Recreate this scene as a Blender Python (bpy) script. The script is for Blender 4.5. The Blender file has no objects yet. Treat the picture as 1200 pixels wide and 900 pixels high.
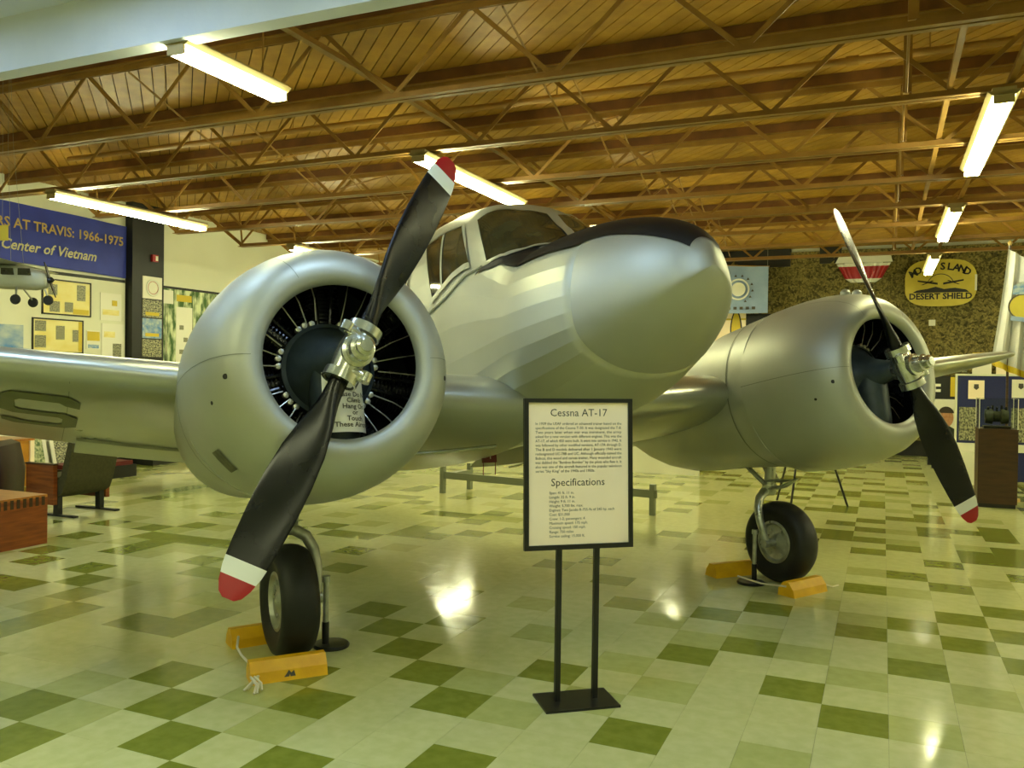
import bpy, math, random, bisect
from mathutils import Vector, Matrix
R = math.radians
SC = bpy.context.scene
COL = SC.collection
random.seed(7)

# ------------------------------------------------------------------ camera
CAM_H = 1.633
cam_d = bpy.data.cameras.new('camera')
cam = bpy.data.objects.new('camera', cam_d)
COL.objects.link(cam)
cam_d.sensor_fit = 'HORIZONTAL'
cam_d.sensor_width = 36.0
cam_d.lens = 994.3 / 1200 * 36.0
cam_d.clip_start = .05
cam_d.clip_end = 200
YAW, PITCH, ROLL = R(-23.622), R(-0.790), R(0.730)
_f = Vector((math.sin(YAW) * math.cos(PITCH), math.cos(YAW) * math.cos(PITCH), math.sin(PITCH)))
_r = Vector((math.cos(YAW), -math.sin(YAW), 0))
_u = _r.cross(_f)
_r2 = _r * math.cos(ROLL) + _u * math.sin(ROLL)
_u2 = -_r * math.sin(ROLL) + _u * math.cos(ROLL)
m = Matrix((_r2, _u2, -_f)).transposed().to_4x4()
m.translation = (0, 0, CAM_H)
cam.matrix_world = m
SC.camera = cam

# ------------------------------------------------------------------ world, exposure
w = bpy.data.worlds.new('world')
SC.world = w
w.use_nodes = True
w.node_tree.nodes['Background'].inputs[0].default_value = (.55, .65, .8, 1)
w.node_tree.nodes['Background'].inputs[1].default_value = .15
vs = SC.view_settings
vs.view_transform = 'Standard'
vs.look = 'None'
vs.gamma = 1
vs.use_curve_mapping = False
vs.exposure = 1.10
TUBE_COL = (.97, 1.0, .585)      # warm green-yellow hall tubes
TUBE_STR = 34.0
COOL_COL = (.50, .70, 1.0)      # cool tint of the added panels beside the bulkhead
COOL_STR = 14.0
WARM_STR = 7.0  # strength of the added warm entrance panels

# ------------------------------------------------------------------ helpers
def lin(c):
    return tuple(((v / 255) / 12.92 if v / 255 <= .04045 else ((v / 255 + .055) / 1.055) ** 2.4) for v in c) + (1,)

def mat(name, c, rough=.5, metal=0., c2=None, scale=6., bump=0., bscale=60., spec=.5, rvar=0., emit=None, estr=0., coord='Object', rnd=0., detail=4, stretch=None, coat=0., contrast=None):
    m = bpy.data.materials.new(name)
    m.use_nodes = True
    nt = m.node_tree
    N, L = nt.nodes, nt.links
    b = N['Principled BSDF']
    b.inputs['Base Color'].default_value = lin(c)
    b.inputs['Roughness'].default_value = rough
    b.inputs['Metallic'].default_value = metal
    b.inputs['Specular IOR Level'].default_value = spec
    b.inputs['Coat Weight'].default_value = coat
    b.inputs['Coat Roughness'].default_value = .08
    tc = None
    if c2 or bump or rvar:
        tc = N.new('ShaderNodeNewGeometry' if coord == 'World' else 'ShaderNodeTexCoord')
        src = tc.outputs['Position' if coord == 'World' else coord]
        if stretch:
            mp = N.new('ShaderNodeMapping')
            mp.inputs['Scale'].default_value = stretch
            L.new(src, mp.inputs['Vector'])
            src = mp.outputs[0]
    col_out = None
    if c2:
        n = N.new('ShaderNodeTexNoise')
        n.inputs['Scale'].default_value = scale
        n.inputs['Detail'].default_value = detail
        L.new(src, n.inputs['Vector'])
        rp = N.new('ShaderNodeValToRGB')
        lo, hi = contrast or (.35, .65)
        rp.color_ramp.elements[0].position = lo
        rp.color_ramp.elements[1].position = hi
        rp.color_ramp.elements[0].color = lin(c)
        rp.color_ramp.elements[1].color = lin(c2)
        L.new(n.outputs['Fac'], rp.inputs[0])
        col_out = rp.outputs[0]
    if rnd:
        oi = N.new('ShaderNodeObjectInfo')
        mr = N.new('ShaderNodeMapRange')
        mr.inputs['To Min'].default_value = 1 - rnd
        mr.inputs['To Max'].default_value = 1 + rnd
        L.new(oi.outputs['Random'], mr.inputs['Value'])
        hs = N.new('ShaderNodeHueSaturation')
        L.new(mr.outputs[0], hs.inputs['Value'])
        if col_out:
            L.new(col_out, hs.inputs['Color'])
        else:
            hs.inputs['Color'].default_value = lin(c)
        col_out = hs.outputs[0]
    if col_out:
        L.new(col_out, b.inputs['Base Color'])
    if rvar:
        n2 = N.new('ShaderNodeTexNoise')
        n2.inputs['Scale'].default_value = scale * .6
        n2.inputs['Detail'].default_value = 5
        L.new(src, n2.inputs['Vector'])
        mr = N.new('ShaderNodeMapRange')
        mr.inputs['From Min'].default_value = .3
        mr.inputs['From Max'].default_value = .7
        mr.inputs['To Min'].default_value = max(.02, rough - rvar)
        mr.inputs['To Max'].default_value = rough + rvar
        L.new(n2.outputs['Fac'], mr.inputs['Value'])
        L.new(mr.outputs[0], b.inputs['Roughness'])
    if bump:
        n3 = N.new('ShaderNodeTexNoise')
        n3.inputs['Scale'].default_value = bscale
        n3.inputs['Detail'].default_value = 3
        L.new(src, n3.inputs['Vector'])
        bp = N.new('ShaderNodeBump')
        bp.inputs['Strength'].default_value = bump
        bp.inputs['Distance'].default_value = .01
        L.new(n3.outputs['Fac'], bp.inputs['Height'])
        L.new(bp.outputs[0], b.inputs['Normal'])
    if emit:
        b.inputs['Emission Color'].default_value = tuple(emit) + (1,)
        b.inputs['Emission Strength'].default_value = estr
    return m

class MB:
    def __init__(s):
        s.v, s.f, s.mi = [], [], []
    def add(s, vs, fs, mi=0):
        o = len(s.v)
        s.v += [tuple(p) for p in vs]
        s.f += [tuple(i + o for i in q) for q in fs]
        s.mi += [mi] * len(fs)
        return s
    def box(s, x0, x1, y0, y1, z0, z1, mi=0, M=None):
        vs = [(x, y, z) for x in (x0, x1) for y in (y0, y1) for z in (z0, z1)]
        if M: vs = [tuple(M @ Vector(p)) for p in vs]
        return s.add(vs, [(0, 1, 3, 2), (4, 6, 7, 5), (0, 4, 5, 1), (2, 3, 7, 6), (0, 2, 6, 4), (1, 5, 7, 3)], mi)
    def quad(s, a, b, c, d, mi=0):
        return s.add([a, b, c, d], [(0, 1, 2, 3)], mi)
    def loft(s, rings, closed=True, cap0=True, cap1=True, mi=0):
        n = len(rings[0])
        vs = [p for r in rings for p in r]
        fs = []
        for i in range(len(rings) - 1):
            for j in range(n if closed else n - 1):
                k = (j + 1) % n
                fs.append((i * n + j, i * n + k, (i + 1) * n + k, (i + 1) * n + j))
        if cap0: fs.append(tuple(range(n))[::-1])
        if cap1: fs.append(tuple((len(rings) - 1) * n + j for j in range(n)))
        return s.add(vs, fs, mi)
    def tube(s, path, r, n=10, mi=0, cap=True):
        P = [Vector(p) for p in path]
        rr = r if isinstance(r, (list, tuple)) else [r] * len(P)
        rings, prev = [], None
        for i, p in enumerate(P):
            a = P[max(0, i - 1)]
            b = P[min(len(P) - 1, i + 1)]
            t = (b - a).normalized()
            if prev is None:
                up = Vector((0, 0, 1)) if abs(t.z) < .9 else Vector((1, 0, 0))
                u = t.cross(up).normalized()
            else:
                u = (prev - t * prev.dot(t)).normalized()
            prev = u
            v = t.cross(u)
            rings.append([p + (u * math.cos(2 * math.pi * k / n) + v * math.sin(2 * math.pi * k / n)) * rr[i] for k in range(n)])
        return s.loft(rings, True, cap, cap, mi)
    def lathe(s, prof, o, ax, n=32, mi=0, up=(0, 0, 1), caps=False, arc=None):
        o, ax = Vector(o), Vector(ax).normalized()
        up = Vector(up)
        u = ax.cross(up)
        if u.length < 1e-4: u = ax.cross(Vector((1, 0, 0)))
        u.normalize()
        v = ax.cross(u)
        a0, a1 = arc or (0, 2 * math.pi)
        cnt = n if not arc else n + 1
        rings = [[o + ax * x + (u * math.cos(a0 + (a1 - a0) * k / n) + v * math.sin(a0 + (a1 - a0) * k / n)) * r for k in range(cnt)] for x, r in prof]
        return s.loft(rings, arc is None, caps, caps, mi)
    def prism(s, pts, z0, z1, M=None, mi=0):
        n = len(pts)
        vs = [(x, y, z0) for x, y in pts] + [(x, y, z1) for x, y in pts]
        if M: vs = [tuple(M @ Vector(p)) for p in vs]
        fs = [tuple(range(n))[::-1], tuple(range(n, 2 * n))] + [(i, (i + 1) % n, n + (i + 1) % n, n + i) for i in range(n)]
        return s.add(vs, fs, mi)
    def xf(s, fn):
        s.v = [tuple(fn(*p)) for p in s.v]
        return s
    def mesh(s, name, mats, smooth=False, angle=None):
        me = bpy.data.meshes.new(name)
        me.from_pydata(s.v, [], s.f)
        for mm in (mats if isinstance(mats, (list, tuple)) else [mats]):
            me.materials.append(mm)
        if any(s.mi): me.polygons.foreach_set('material_index', s.mi)
        import bmesh
        bm = bmesh.new()
        bm.from_mesh(me)
        bmesh.ops.recalc_face_normals(bm, faces=bm.faces)
        if smooth:
            for f in bm.faces: f.smooth = True
            if angle:
                for e in bm.edges:
                    if len(e.link_faces) == 2 and e.calc_face_angle(0) > R(angle): e.smooth = False
        bm.to_mesh(me)
        bm.free()
        me.update()
        return me
    def build(s, name, mats, parent=None, smooth=False, angle=35):
        o = bpy.data.objects.new(name, s.mesh(name, mats, smooth, angle))
        COL.objects.link(o)
        if parent: o.parent = parent
        return o

def link(name, mesh, parent=None, loc=None, rot=None):
    o = bpy.data.objects.new(name, mesh)
    COL.objects.link(o)
    if parent: o.parent = parent
    if loc: o.location = loc
    if rot: o.rotation_euler = rot
    return o
def tag(o, label=None, cat=None, group=None, kind=None):
    if label: o['label'] = label
    if cat: o['category'] = cat
    if group: o['group'] = group
    if kind: o['kind'] = kind
    return o
def thing(name, label, cat, loc=(0, 0, 0), rz=0., group=None):
    o = bpy.data.objects.new(name, None)
    COL.objects.link(o)
    o.location = loc
    o.rotation_euler = (0, 0, rz)
    o.empty_display_size = .1
    return tag(o, label, cat, group)
def copy_tree(o, parent=None):
    c = o.copy()
    COL.objects.link(c)
    c.parent = parent
    for ch in [x for x in o.children]: copy_tree(ch, c)
    return c
def text_mb(body, size, align='CENTER', shear=0., bold=0., spacing=1., line=1.):
    cu = bpy.data.curves.new('t', 'FONT')
    cu.body = body
    cu.size = size
    cu.align_x = align
    cu.shear = shear
    cu.offset = bold
    cu.space_character = spacing
    cu.space_line = line
    cu.resolution_u = 2
    o = bpy.data.objects.new('t', cu)
    COL.objects.link(o)
    dg = bpy.context.evaluated_depsgraph_get()
    me = bpy.data.meshes.new_from_object(o.evaluated_get(dg))
    mb = MB()
    mb.add([v.co[:] for v in me.vertices], [tuple(p.vertices) for p in me.polygons])
    bpy.data.objects.remove(o)
    bpy.data.curves.remove(cu)
    bpy.data.meshes.remove(me)
    return mb
def text_on(body, size, M, m_, parent, name='lettering', **k):
    """flat lettering laid on a surface; M maps text plane (x right, y up) to the parent's frame"""
    mb = text_mb(body, size, **k)
    mb.xf(lambda x, y, z: M @ Vector((x, y, z)))
    me = bpy.data.meshes.new(name)
    me.from_pydata(mb.v, [], mb.f)
    me.materials.append(m_)
    return link(name, me, parent)
def frame_M(o, right, up):
    r, u = Vector(right).normalized(), Vector(up).normalized()
    n = r.cross(u)
    M = Matrix((r, u, n)).transposed().to_4x4()
    M.translation = o
    return M

# ------------------------------------------------------------------ materials
M_ = {}
for _n, _a, _b in (('tile_cream', (206, 207, 148), (196, 199, 137)), ('tile_mid', (184, 188, 118), (174, 179, 108)), ('tile_dark', (136, 144, 56), (122, 131, 46))):
    M_[_n] = mat(_n, _a, .115, c2=_b, scale=14, bump=.03, bscale=7, rvar=.04, rnd=.03, coord='World', detail=10)
M_['grout'] = mat('grout', (120, 122, 80), .6)
M_['wall_white'] = mat('wall_white', (226, 226, 204), .7, c2=(220, 220, 196), scale=1.2, bump=.05, bscale=40)
M_['fascia'] = mat('fascia', (214, 218, 220), .75, c2=(206, 211, 214), scale=3, bump=.08, bscale=50)
M_['deck'] = mat('deck', (188, 142, 50), .5, c2=(170, 124, 40), scale=1.4, rnd=.10, stretch=(4, 4, 1), bump=.08, bscale=12)
M_['deck_back'] = mat('deck_back', (70, 45, 16), .8)
M_['steel_tan'] = mat('steel_tan', (160, 120, 52), .45, c2=(142, 104, 42), scale=5, rvar=.08)
M_['nailer'] = mat('nailer', (124, 80, 32), .6, c2=(104, 66, 26), scale=6)
M_['pipe'] = mat('pipe', (170, 128, 60), .45)
M_['alu'] = mat('aluminium_paint', (178, 180, 168), .48, .58, c2=(171, 173, 160), scale=2.2, rvar=.04)
M_['alu_matte'] = mat('aluminium_dope', (188, 190, 172), .45, .5, c2=(181, 183, 165), scale=1.8, rvar=.04)
M_['alu_wing'] = mat('aluminium_wing', (178, 180, 168), .32, .68, c2=(170, 172, 160), scale=2.2, rvar=.05)
M_['alu_polish'] = mat('aluminium_polished', (190, 192, 184), .14, .92, c2=(182, 184, 176), scale=4, rvar=.05)
M_['chrome'] = mat('hub_metal', (214, 216, 208), .2, .9, c2=(196, 198, 190), scale=14, rvar=.08)
M_['gear_metal'] = mat('gear_metal', (186, 188, 176), .34, .7, c2=(160, 162, 150), scale=18, rvar=.08)
M_['black_gloss'] = mat('black_gloss', (9, 9, 10), .28, c2=(13, 13, 14), scale=9, rvar=.06, spec=.4)
M_['black_matte'] = mat('black_matte', (13, 13, 13), .5, c2=(20, 20, 19), scale=7)
M_['engine_black'] = mat('engine_black', (30, 31, 32), .24, .4, c2=(44, 46, 48), scale=20, rvar=.1)
M_['engine_case'] = mat('engine_case', (66, 76, 80), .42, .2, c2=(54, 64, 68), scale=12)
M_['bolt'] = mat('bolt_metal', (205, 205, 190), .35, .7)
M_['rubber'] = mat('rubber', (14, 14, 14), .55, c2=(21, 21, 20), scale=10, rvar=.1)
M_['glass_dark'] = mat('window_dark', (72, 70, 46), .05, c2=(36, 36, 24), scale=3.2, spec=.7)  # lighter tone painted in to suggest reflections on the windshield
M_['white_paint'] = mat('white_paint', (225, 226, 214), .35)
M_['red_paint'] = mat('red_paint', (160, 14, 22), .35)
M_['chock'] = mat('chock_yellow', (236, 184, 14), .45, c2=(222, 166, 10), scale=9, bump=.1)
M_['rope'] = mat('rope', (222, 214, 190), .9, bump=.3, bscale=150)
M_['sign_black'] = mat('sign_black', (22, 22, 20), .35, c2=(28, 28, 26), scale=8)
M_['paper'] = mat('paper', (255, 238, 210), .55, c2=(252, 234, 204), scale=3)
M_['ink'] = mat('ink', (78, 74, 66), .7)
M_['cord'] = mat('cord', (150, 150, 130), .7)
M_['ink_red'] = mat('ink_red', (176, 44, 50), .7)
M_['card'] = mat('card', (232, 230, 214), .5)
M_['tube'] = mat('lit_tube', (255, 255, 250), .4, emit=TUBE_COL, estr=TUBE_STR)
M_['added_panel_warm'] = mat('added_lit_panel_warm', (255, 255, 250), .4, emit=TUBE_COL, estr=WARM_STR)
M_['added_panel_cool'] = mat('added_lit_panel', (255, 255, 255), .4, emit=COOL_COL, estr=COOL_STR)
M_['fixture'] = mat('fixture_white', (168, 150, 100), .5)
M_['blue'] = mat('banner_blue', (44, 60, 170), .55, c2=(36, 50, 152), scale=3)
M_['gold'] = mat('banner_gold', (190, 160, 92), .5)
M_['silver_ink'] = mat('banner_silver', (196, 190, 150), .5)
M_['black_trim'] = mat('black_trim', (20, 21, 18), .5, c2=(26, 28, 22), scale=5)
M_['wood'] = mat('oak_wood', (150, 78, 26), .38, c2=(116, 54, 16), scale=3.5, stretch=(1, 1, 9), rvar=.06)
M_['wood_top'] = mat('oak_top', (184, 120, 48), .3, c2=(160, 98, 36), scale=3.5, stretch=(1, 9, 1))
M_['wood_dark'] = mat('walnut', (70, 44, 18), .45, c2=(54, 33, 13), scale=4, stretch=(1, 1, 6))
M_['olive_fabric'] = mat('olive_fabric', (74, 72, 40), .8, c2=(64, 62, 34), scale=30, bump=.1, bscale=200)
M_['maroon'] = mat('maroon_leather', (46, 16, 16), .45, c2=(34, 12, 14), scale=10)
M_['orange_wood'] = mat('orange_wood', (196, 138, 34), .45, c2=(180, 120, 28), scale=4)
M_['clear'] = mat('clear_acrylic', (225, 235, 215), .03)
_b = M_['clear'].node_tree.nodes['Principled BSDF']
_b.inputs['Transmission Weight'].default_value = 1.0
_b.inputs['IOR'].default_value = 1.02
_b.inputs['Alpha'].default_value = .35
M_['green_metal'] = mat('green_metal', (60, 66, 50), .5, .3, c2=(40, 46, 34), scale=14)
M_['rail'] = mat('rail_grey', (128, 134, 112), .45, .3)
M_['photo_grey'] = mat('photo_print', (58, 60, 48), .4, c2=(178, 176, 140), scale=14, contrast=(.4, .6), coord='Generated', detail=6)
M_['photo_sky'] = mat('photo_sky', (60, 120, 190), .4, c2=(190, 200, 190), scale=3, coord='Generated')
M_['photo_green'] = mat('photo_green', (84, 110, 60), .4, c2=(196, 200, 150), scale=9, contrast=(.4, .6), coord='Generated', detail=6)
M_['cream_print'] = mat('cream_print', (236, 226, 160), .5, c2=(228, 210, 120), scale=2, coord='Generated')
M_['yellow'] = mat('sign_yellow', (206, 190, 74), .55, c2=(196, 178, 64), scale=4)
M_['yellow_print'] = mat('yellow_print', (206, 180, 40), .5)
M_['flag_blue'] = mat('flag_blue', (150, 172, 206), .8, c2=(138, 162, 198), scale=4)
M_['flag_white'] = mat('flag_white', (206, 206, 200), .8, c2=(190, 192, 190), scale=3)
M_['skin_print'] = mat('skin_print', (196, 146, 104), .5, c2=(176, 122, 84), scale=5, coord='Generated')
M_['hair_print'] = mat('hair_print', (60, 48, 34), .6)
M_['navy'] = mat('panel_blue', (30, 38, 96), .7, c2=(26, 33, 84), scale=60)
M_['stencil'] = mat('stencil_olive', (96, 98, 58), .5, .2)
M_['patch'] = mat('patch_dark', (104, 102, 84), .4, .5, c2=(78, 76, 62), scale=30)
M_['seam'] = mat('seam_dark', (126, 130, 116), .5, .4)
M_['red_tag'] = mat('red_tag', (96, 20, 20), .5)
# forest mural
mm = mat('forest_mural', (60, 96, 40), .55, c2=(214, 222, 180), scale=7, contrast=(.42, .6), coord='Generated', stretch=(1, 3, 1.2), detail=8)
M_['mural'] = mm
# camouflage net
mm = mat('camouflage', (80, 73, 36), .85, c2=(146, 134, 74), scale=26, contrast=(.38, .62), coord='Object', detail=8, bump=1.0, bscale=34)
M_['camo'] = mm
M_['camo_dark'] = mat('camouflage_scrap', (56, 53, 26), .9, c2=(104, 96, 50), scale=12, coord='Object')
M_['camo_light'] = mat('camouflage_scrap_tan', (144, 130, 72), .9, c2=(112, 102, 54), scale=12, coord='Object')
# ------------------------------------------------------------------ the setting
XL, XR, YF, YB, ZD = -11.75, 7.5, -5.0, 19.6, 4.42
YFA, ZFA, ZNEAR = 3.97, 3.60, 3.96
floor = MB().box(XL - .2, XR + .2, YF - .2, YB + .2, -.2, -.005).build('floor', M_['grout'])
tag(floor, 'glossy checkered vinyl tile floor in cream and olive green', kind='structure')
TS, TX, TY = .3048, .0512, .2128
DARK = {(-25, 20), (-24, 18), (-23, 16), (-22, 15), (-22, 19), (-22, 21), (-21, 13), (-21, 18), (-20, 15), (-19, 14), (-18, 13), (-18, 23), (-17, 12), (-16, 22), (-15, 20), (-15, 23), (-15, 27), (-14, 18), (-14, 26), (-14, 28), (-13, 8), (-13, 24), (-12, 7), (-12, 10), (-11, 9), (-11, 15), (-10, 8), (-10, 11), (-10, 14), (-10, 17), (-9, 7), (-9, 10), (-9, 13), (-9, 15), (-9, 21), (-8, 8), (-8, 12), (-8, 22), (-7, 11), (-7, 20), (-6, 9), (-6, 13), (-6, 18), (-4, 11), (-4, 15), (-4, 18), (-4, 38), (-4, 41), (-4, 43), (-4, 48), (-3, 16), (-3, 19), (-3, 30), (-3, 35), (-3, 39), (-3, 45), (-2, 14), (-2, 29), (-2, 32), (-2, 40), (-2, 47), (-1, 13), (-1, 18), (-1, 22), (-1, 27), (-1, 31), (-1, 33), (-1, 38), (-1, 42), (-1, 45), (0, 16), (0, 19), (0, 24), (0, 28), (0, 34), (1, 18), (1, 20), (1, 23), (1, 26), (1, 31), (1, 35), (2, 17), (2, 19), (2, 21), (2, 32), (3, 27), (3, 29), (3, 33)}
MID = {(-13, 9), (-12, 8), (-10, 10), (-9, 9), (-8, 17), (-7, 12), (-7, 15), (-6, 11), (-5, 12), (-5, 14), (-5, 17), (-4, 13), (-4, 16), (-3, 17), (-2, 11), (-2, 16), (-2, 20), (-1, 15), (-1, 19), (-1, 24), (0, 13), (0, 17), (0, 22), (1, 15), (2, 24)}
rt = random.Random(11)
def project(x, y, z):
    d = Vector((x, y, z - CAM_H))
    zz = d.dot(_f)
    if zz < .3: return None
    return 600 + 994.3 * d.dot(_r2) / zz, 450 - 994.3 * d.dot(_u2) / zz, zz
tiles = []
for i in range(int((XL - TX) / TS) - 1, int((XR - TX) / TS) + 1):
    for j in range(int((YF - TY) / TS) - 1, int((YB - TY) / TS) + 1):
        x, y = TX + i * TS, TY + j * TS
        if x < XL or x + TS > XR or y < YF or y + TS > YB: continue
        if (i, j) in DARK: k = 'tile_dark'
        elif (i, j) in MID: k = 'tile_mid'
        else:
            near = -13 <= i <= 3 and 6 <= j <= 24
            q = rt.random()
            k = 'tile_cream' if near else ('tile_dark' if q < .15 else 'tile_mid' if q < .34 else 'tile_cream')
        p = project(x + TS / 2, y + TS / 2, 0)
        vis = p is not None and -25 < p[0] < 1225 and p[1] < 915
        tiles.append((p[2] if vis else 999, i, j, x, y, k))
tiles.sort()
H_ = TS / 2 - .0006
tmesh = {k: MB().box(-H_, H_, -H_, H_, -.005, 0).mesh('tile', M_[k]) for k in ('tile_cream', 'tile_mid', 'tile_dark')}
for n, (d, i, j, x, y, k) in enumerate(tiles[:300]):
    link('floor_tile', tmesh[k], floor, (x + TS / 2, y + TS / 2, 0), (R(rt.uniform(-.10, .10)), R(rt.uniform(-.10, .10)), 0))
rest = MB()
for d, i, j, x, y, k in tiles[300:]:
    mi = ('tile_cream', 'tile_mid', 'tile_dark').index(k)
    a, b = rt.uniform(-.0004, .0004), rt.uniform(-.0004, .0004)
    rest.add([(x + .0006, y + .0006, a + b), (x + TS - .0006, y + .0006, -a + b), (x + TS - .0006, y + TS - .0006, -a - b), (x + .0006, y + TS - .0006, a - b)], [(0, 1, 2, 3)], mi)
tag(rest.build('floor_tiles', [M_['tile_cream'], M_['tile_mid'], M_['tile_dark']], floor), kind='stuff')

def wall(name, b, m_, label=None):
    return tag(MB().box(*b).build(name, m_), label, kind='structure')
wall('wall_left', (XL - .2, XL, YF, YB, 0, ZD + .3), M_['wall_white'])
wall('wall_back', (XL, XR, YB, YB + .2, 0, ZD + .3), M_['wall_white'])
wall('wall_right', (XR, XR + .2, YF, YB, 0, ZD + .3), M_['wall_white'])
wall('wall_front', (XL, XR, YF - .2, YF, 0, ZD + .3), M_['wall_white'])
wall('wall_bulkhead', (XL, XR, YFA - .12, YFA, ZFA, ZD + .2), M_['fascia'], 'white painted bulkhead hanging at the edge of the hall')
tag(MB().box(XL, XR, YF, YFA - .12, ZNEAR, ZNEAR + .15).build('ceiling_entrance', M_['fascia']), 'flat white ceiling in front of the bulkhead', kind='structure')
tag(MB().box(XL + .01, XL + .03, YF, YB, 0, .12).build('baseboard_left', M_['black_trim']), kind='structure')
tag(MB().box(XL, XR, YB - .03, YB - .01, 0, .35).build('baseboard_back', M_['black_trim']), kind='structure')
# low white partition behind the fuselage
wall('wall_partition', (-11.7, -2.7, 13.7, 13.8, 0, 1.25), M_['wall_white'], 'low white partition wall behind the aircraft')

# diagonal plank deck
ceil = MB().box(XL, XR, YFA, YB, ZD + .03, ZD + .12).build('ceiling', M_['deck_back'])
tag(ceil, 'golden brown plank ceiling laid diagonally above the joists', kind='structure')
PW, S2 = .119, 2 ** .5
def trange(s):
    lo = max(s - XR * S2, YFA * S2 - s)
    hi = min(s - XL * S2, YB * S2 - s)
    return lo, hi
s = (XL + YFA) / S2
while s < (XR + YB) / S2:
    s0, s1 = s + .005, s + PW - .005
    a0, b0 = trange(s0)
    a1, b1 = trange(s1)
    if b0 > a0 and b1 > a1:
        pts = []
        for ss, t in ((s0, a0), (s1, a1), (s1, b1), (s0, b0)):
            pts.append(((ss - t) / S2, (ss + t) / S2))
        MB().prism(pts, ZD, ZD + .028).build('plank', M_['deck'], ceil)
    s += PW

# open web joists
ZBC = 3.68
def chord(mb, x0, x1, z, up):
    s = 1 if up else -1
    for q in (-1, 1):
        mb.box(x0, x1, min(q * .008, q * .058), max(q * .008, q * .058), min(z, z + s * .007), max(z, z + s * .007))
        mb.box(x0, x1, min(q * .008, q * .015), max(q * .008, q * .015), min(z, z + s * .055), max(z, z + s * .055))
JX0, JX1 = -9.95, 7.2
PAN = 1.30
def bar(mb, a, b, w_=.034, t=.012):
    a, b = Vector(a), Vector(b)
    d = b - a
    L = d.length
    M = frame_M(a, d, Vector((0, 1, 0)).cross(d))
    return mb.box(0, L, -w_ / 2, w_ / 2, -t / 2, t / 2, M=M)
web_up = bar(MB(), (0, 0, ZBC + .03), (PAN / 2, 0, ZD - .12)).mesh('web', M_['steel_tan'])
web_dn = bar(MB(), (PAN / 2, 0, ZD - .12), (PAN, 0, ZBC + .03)).mesh('web', M_['steel_tan'])
bc = MB(); chord(bc, JX0, JX1, ZBC, True); bc_me = bc.mesh('bottom_chord', M_['steel_tan'])
tc_ = MB(); chord(tc_, XL + .02, JX1, ZD - .10, False); tc_me = tc_.mesh('top_chord', M_['steel_tan'])
nl_me = MB().box(XL + .02, JX1, -.06, .06, ZD - .098, ZD - .004).mesh('nailer', M_['nailer'])
ed = bar(MB(), (JX0 + .05, 0, ZBC + .03), (JX0 - .75, 0, ZD - .14), .05, .03)
bar(ed, (JX0 + .05, 0, ZBC + .03), (JX0 - .02, 0, ZD - .14), .03)
ed_me = ed.mesh('end_brace', M_['steel_tan'])
JY = [5.557 + 1.426 * k for k in range(8)]
for y in JY:
    j = thing('roof_joist', 'tan painted open-web steel joist spanning under the plank ceiling', 'joist', (0, y, 0), 0, 'steel roof joists')
    link('bottom_chord', bc_me, j); link('top_chord', tc_me, j); link('nailer', nl_me, j); link('end_brace', ed_me, j)
    x = JX0
    while x + PAN <= JX1 + .01:
        link('web_member', web_up, j, (x, 0, 0)); link('web_member', web_dn, j, (x, 0, 0))
        x += PAN
# bridging between the joists
br = MB()
for x in (.41, .80):
    b_ = MB()
    b_.box(x - .02, x + .02, JY[0], JY[-1], ZBC + .062, ZBC + .069)
    b_.box(x - .02, x - .013, JY[0], JY[-1], ZBC + .069, ZBC + .105)
    b_.build('bridging_bar', M_['steel_tan'], ceil)
for x in (-2.55, -6.2, .12):
    for y0, y1 in zip(JY, JY[1:]):
        for up in (0, 1):
            b_ = MB()
            za, zb = (ZBC + .07, ZD - .16) if up else (ZD - .16, ZBC + .07)
            b_.tube([(x + .03 * up, y0 + .02, za), (x + .03 * up, y1 - .02, zb)], .010, 6)
            b_.build('bridging_rod', M_['steel_tan'], ceil)
for y in JY:
    MB().box(.10, .16, y + .09, y + .15, ZBC + .1, ZD).build('hanger_post', M_['steel_tan'], ceil)
pm = MB().tube([(-9.5, 7.62, 4.26), (6.8, 7.62, 4.26)], .032, 12)
for x in (-3.4, -.28, 2.6): pm.tube([(x - .05, 7.62, 4.26), (x + .05, 7.62, 4.26)], .042, 12)
for x in (-6, -2.9, .3): pm.tube([(x, 7.62, 4.26), (x, 7.62, ZD - .005)], .006, 6)
pm = pm.build('sprinkler_pipe', M_['pipe'], None, True)
tag(pm, 'thin brown sprinkler pipe strung between the roof joists', 'pipe')
MB().box(-8.78 + 4.86, -8.78 + 4.92, YFA, JY[-1], 4.02, 4.06).build('strut_channel', M_['steel_tan'], ceil)

# fluorescent strip fixtures
def fixture_parts():
    hb = MB()
    hb.box(-.075, .075, -1.20, 1.20, 3.612, 3.665)
    hb.add([(-.075, -1.20, 3.612), (.075, -1.20, 3.612), (.105, -1.20, 3.640), (-.105, -1.20, 3.640), (-.075, 1.20, 3.612), (.075, 1.20, 3.612), (.105, 1.20, 3.640), (-.105, 1.20, 3.640)], [(0, 3, 7, 4), (1, 5, 6, 2), (0, 1, 2, 3), (4, 7, 6, 5)])
    h = hb.mesh('housing', M_['fixture'])
    t = MB().tube([(0, -1.175, 3.578), (0, 1.175, 3.578)], .020, 12).mesh('tube', M_['tube'], True, 40)
    e = MB().box(-.065, .065, -.008, .008, 3.557, 3.615).mesh('end_socket', M_['fixture'])
    s_ = MB().tube([(0, 0, 3.66), (0, 0, 3.69)], .006, 6).mesh('hanger', M_['steel_tan'])
    return h, t, e, s_
fh, ft, fe, fs = fixture_parts()
FIX = []
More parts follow.
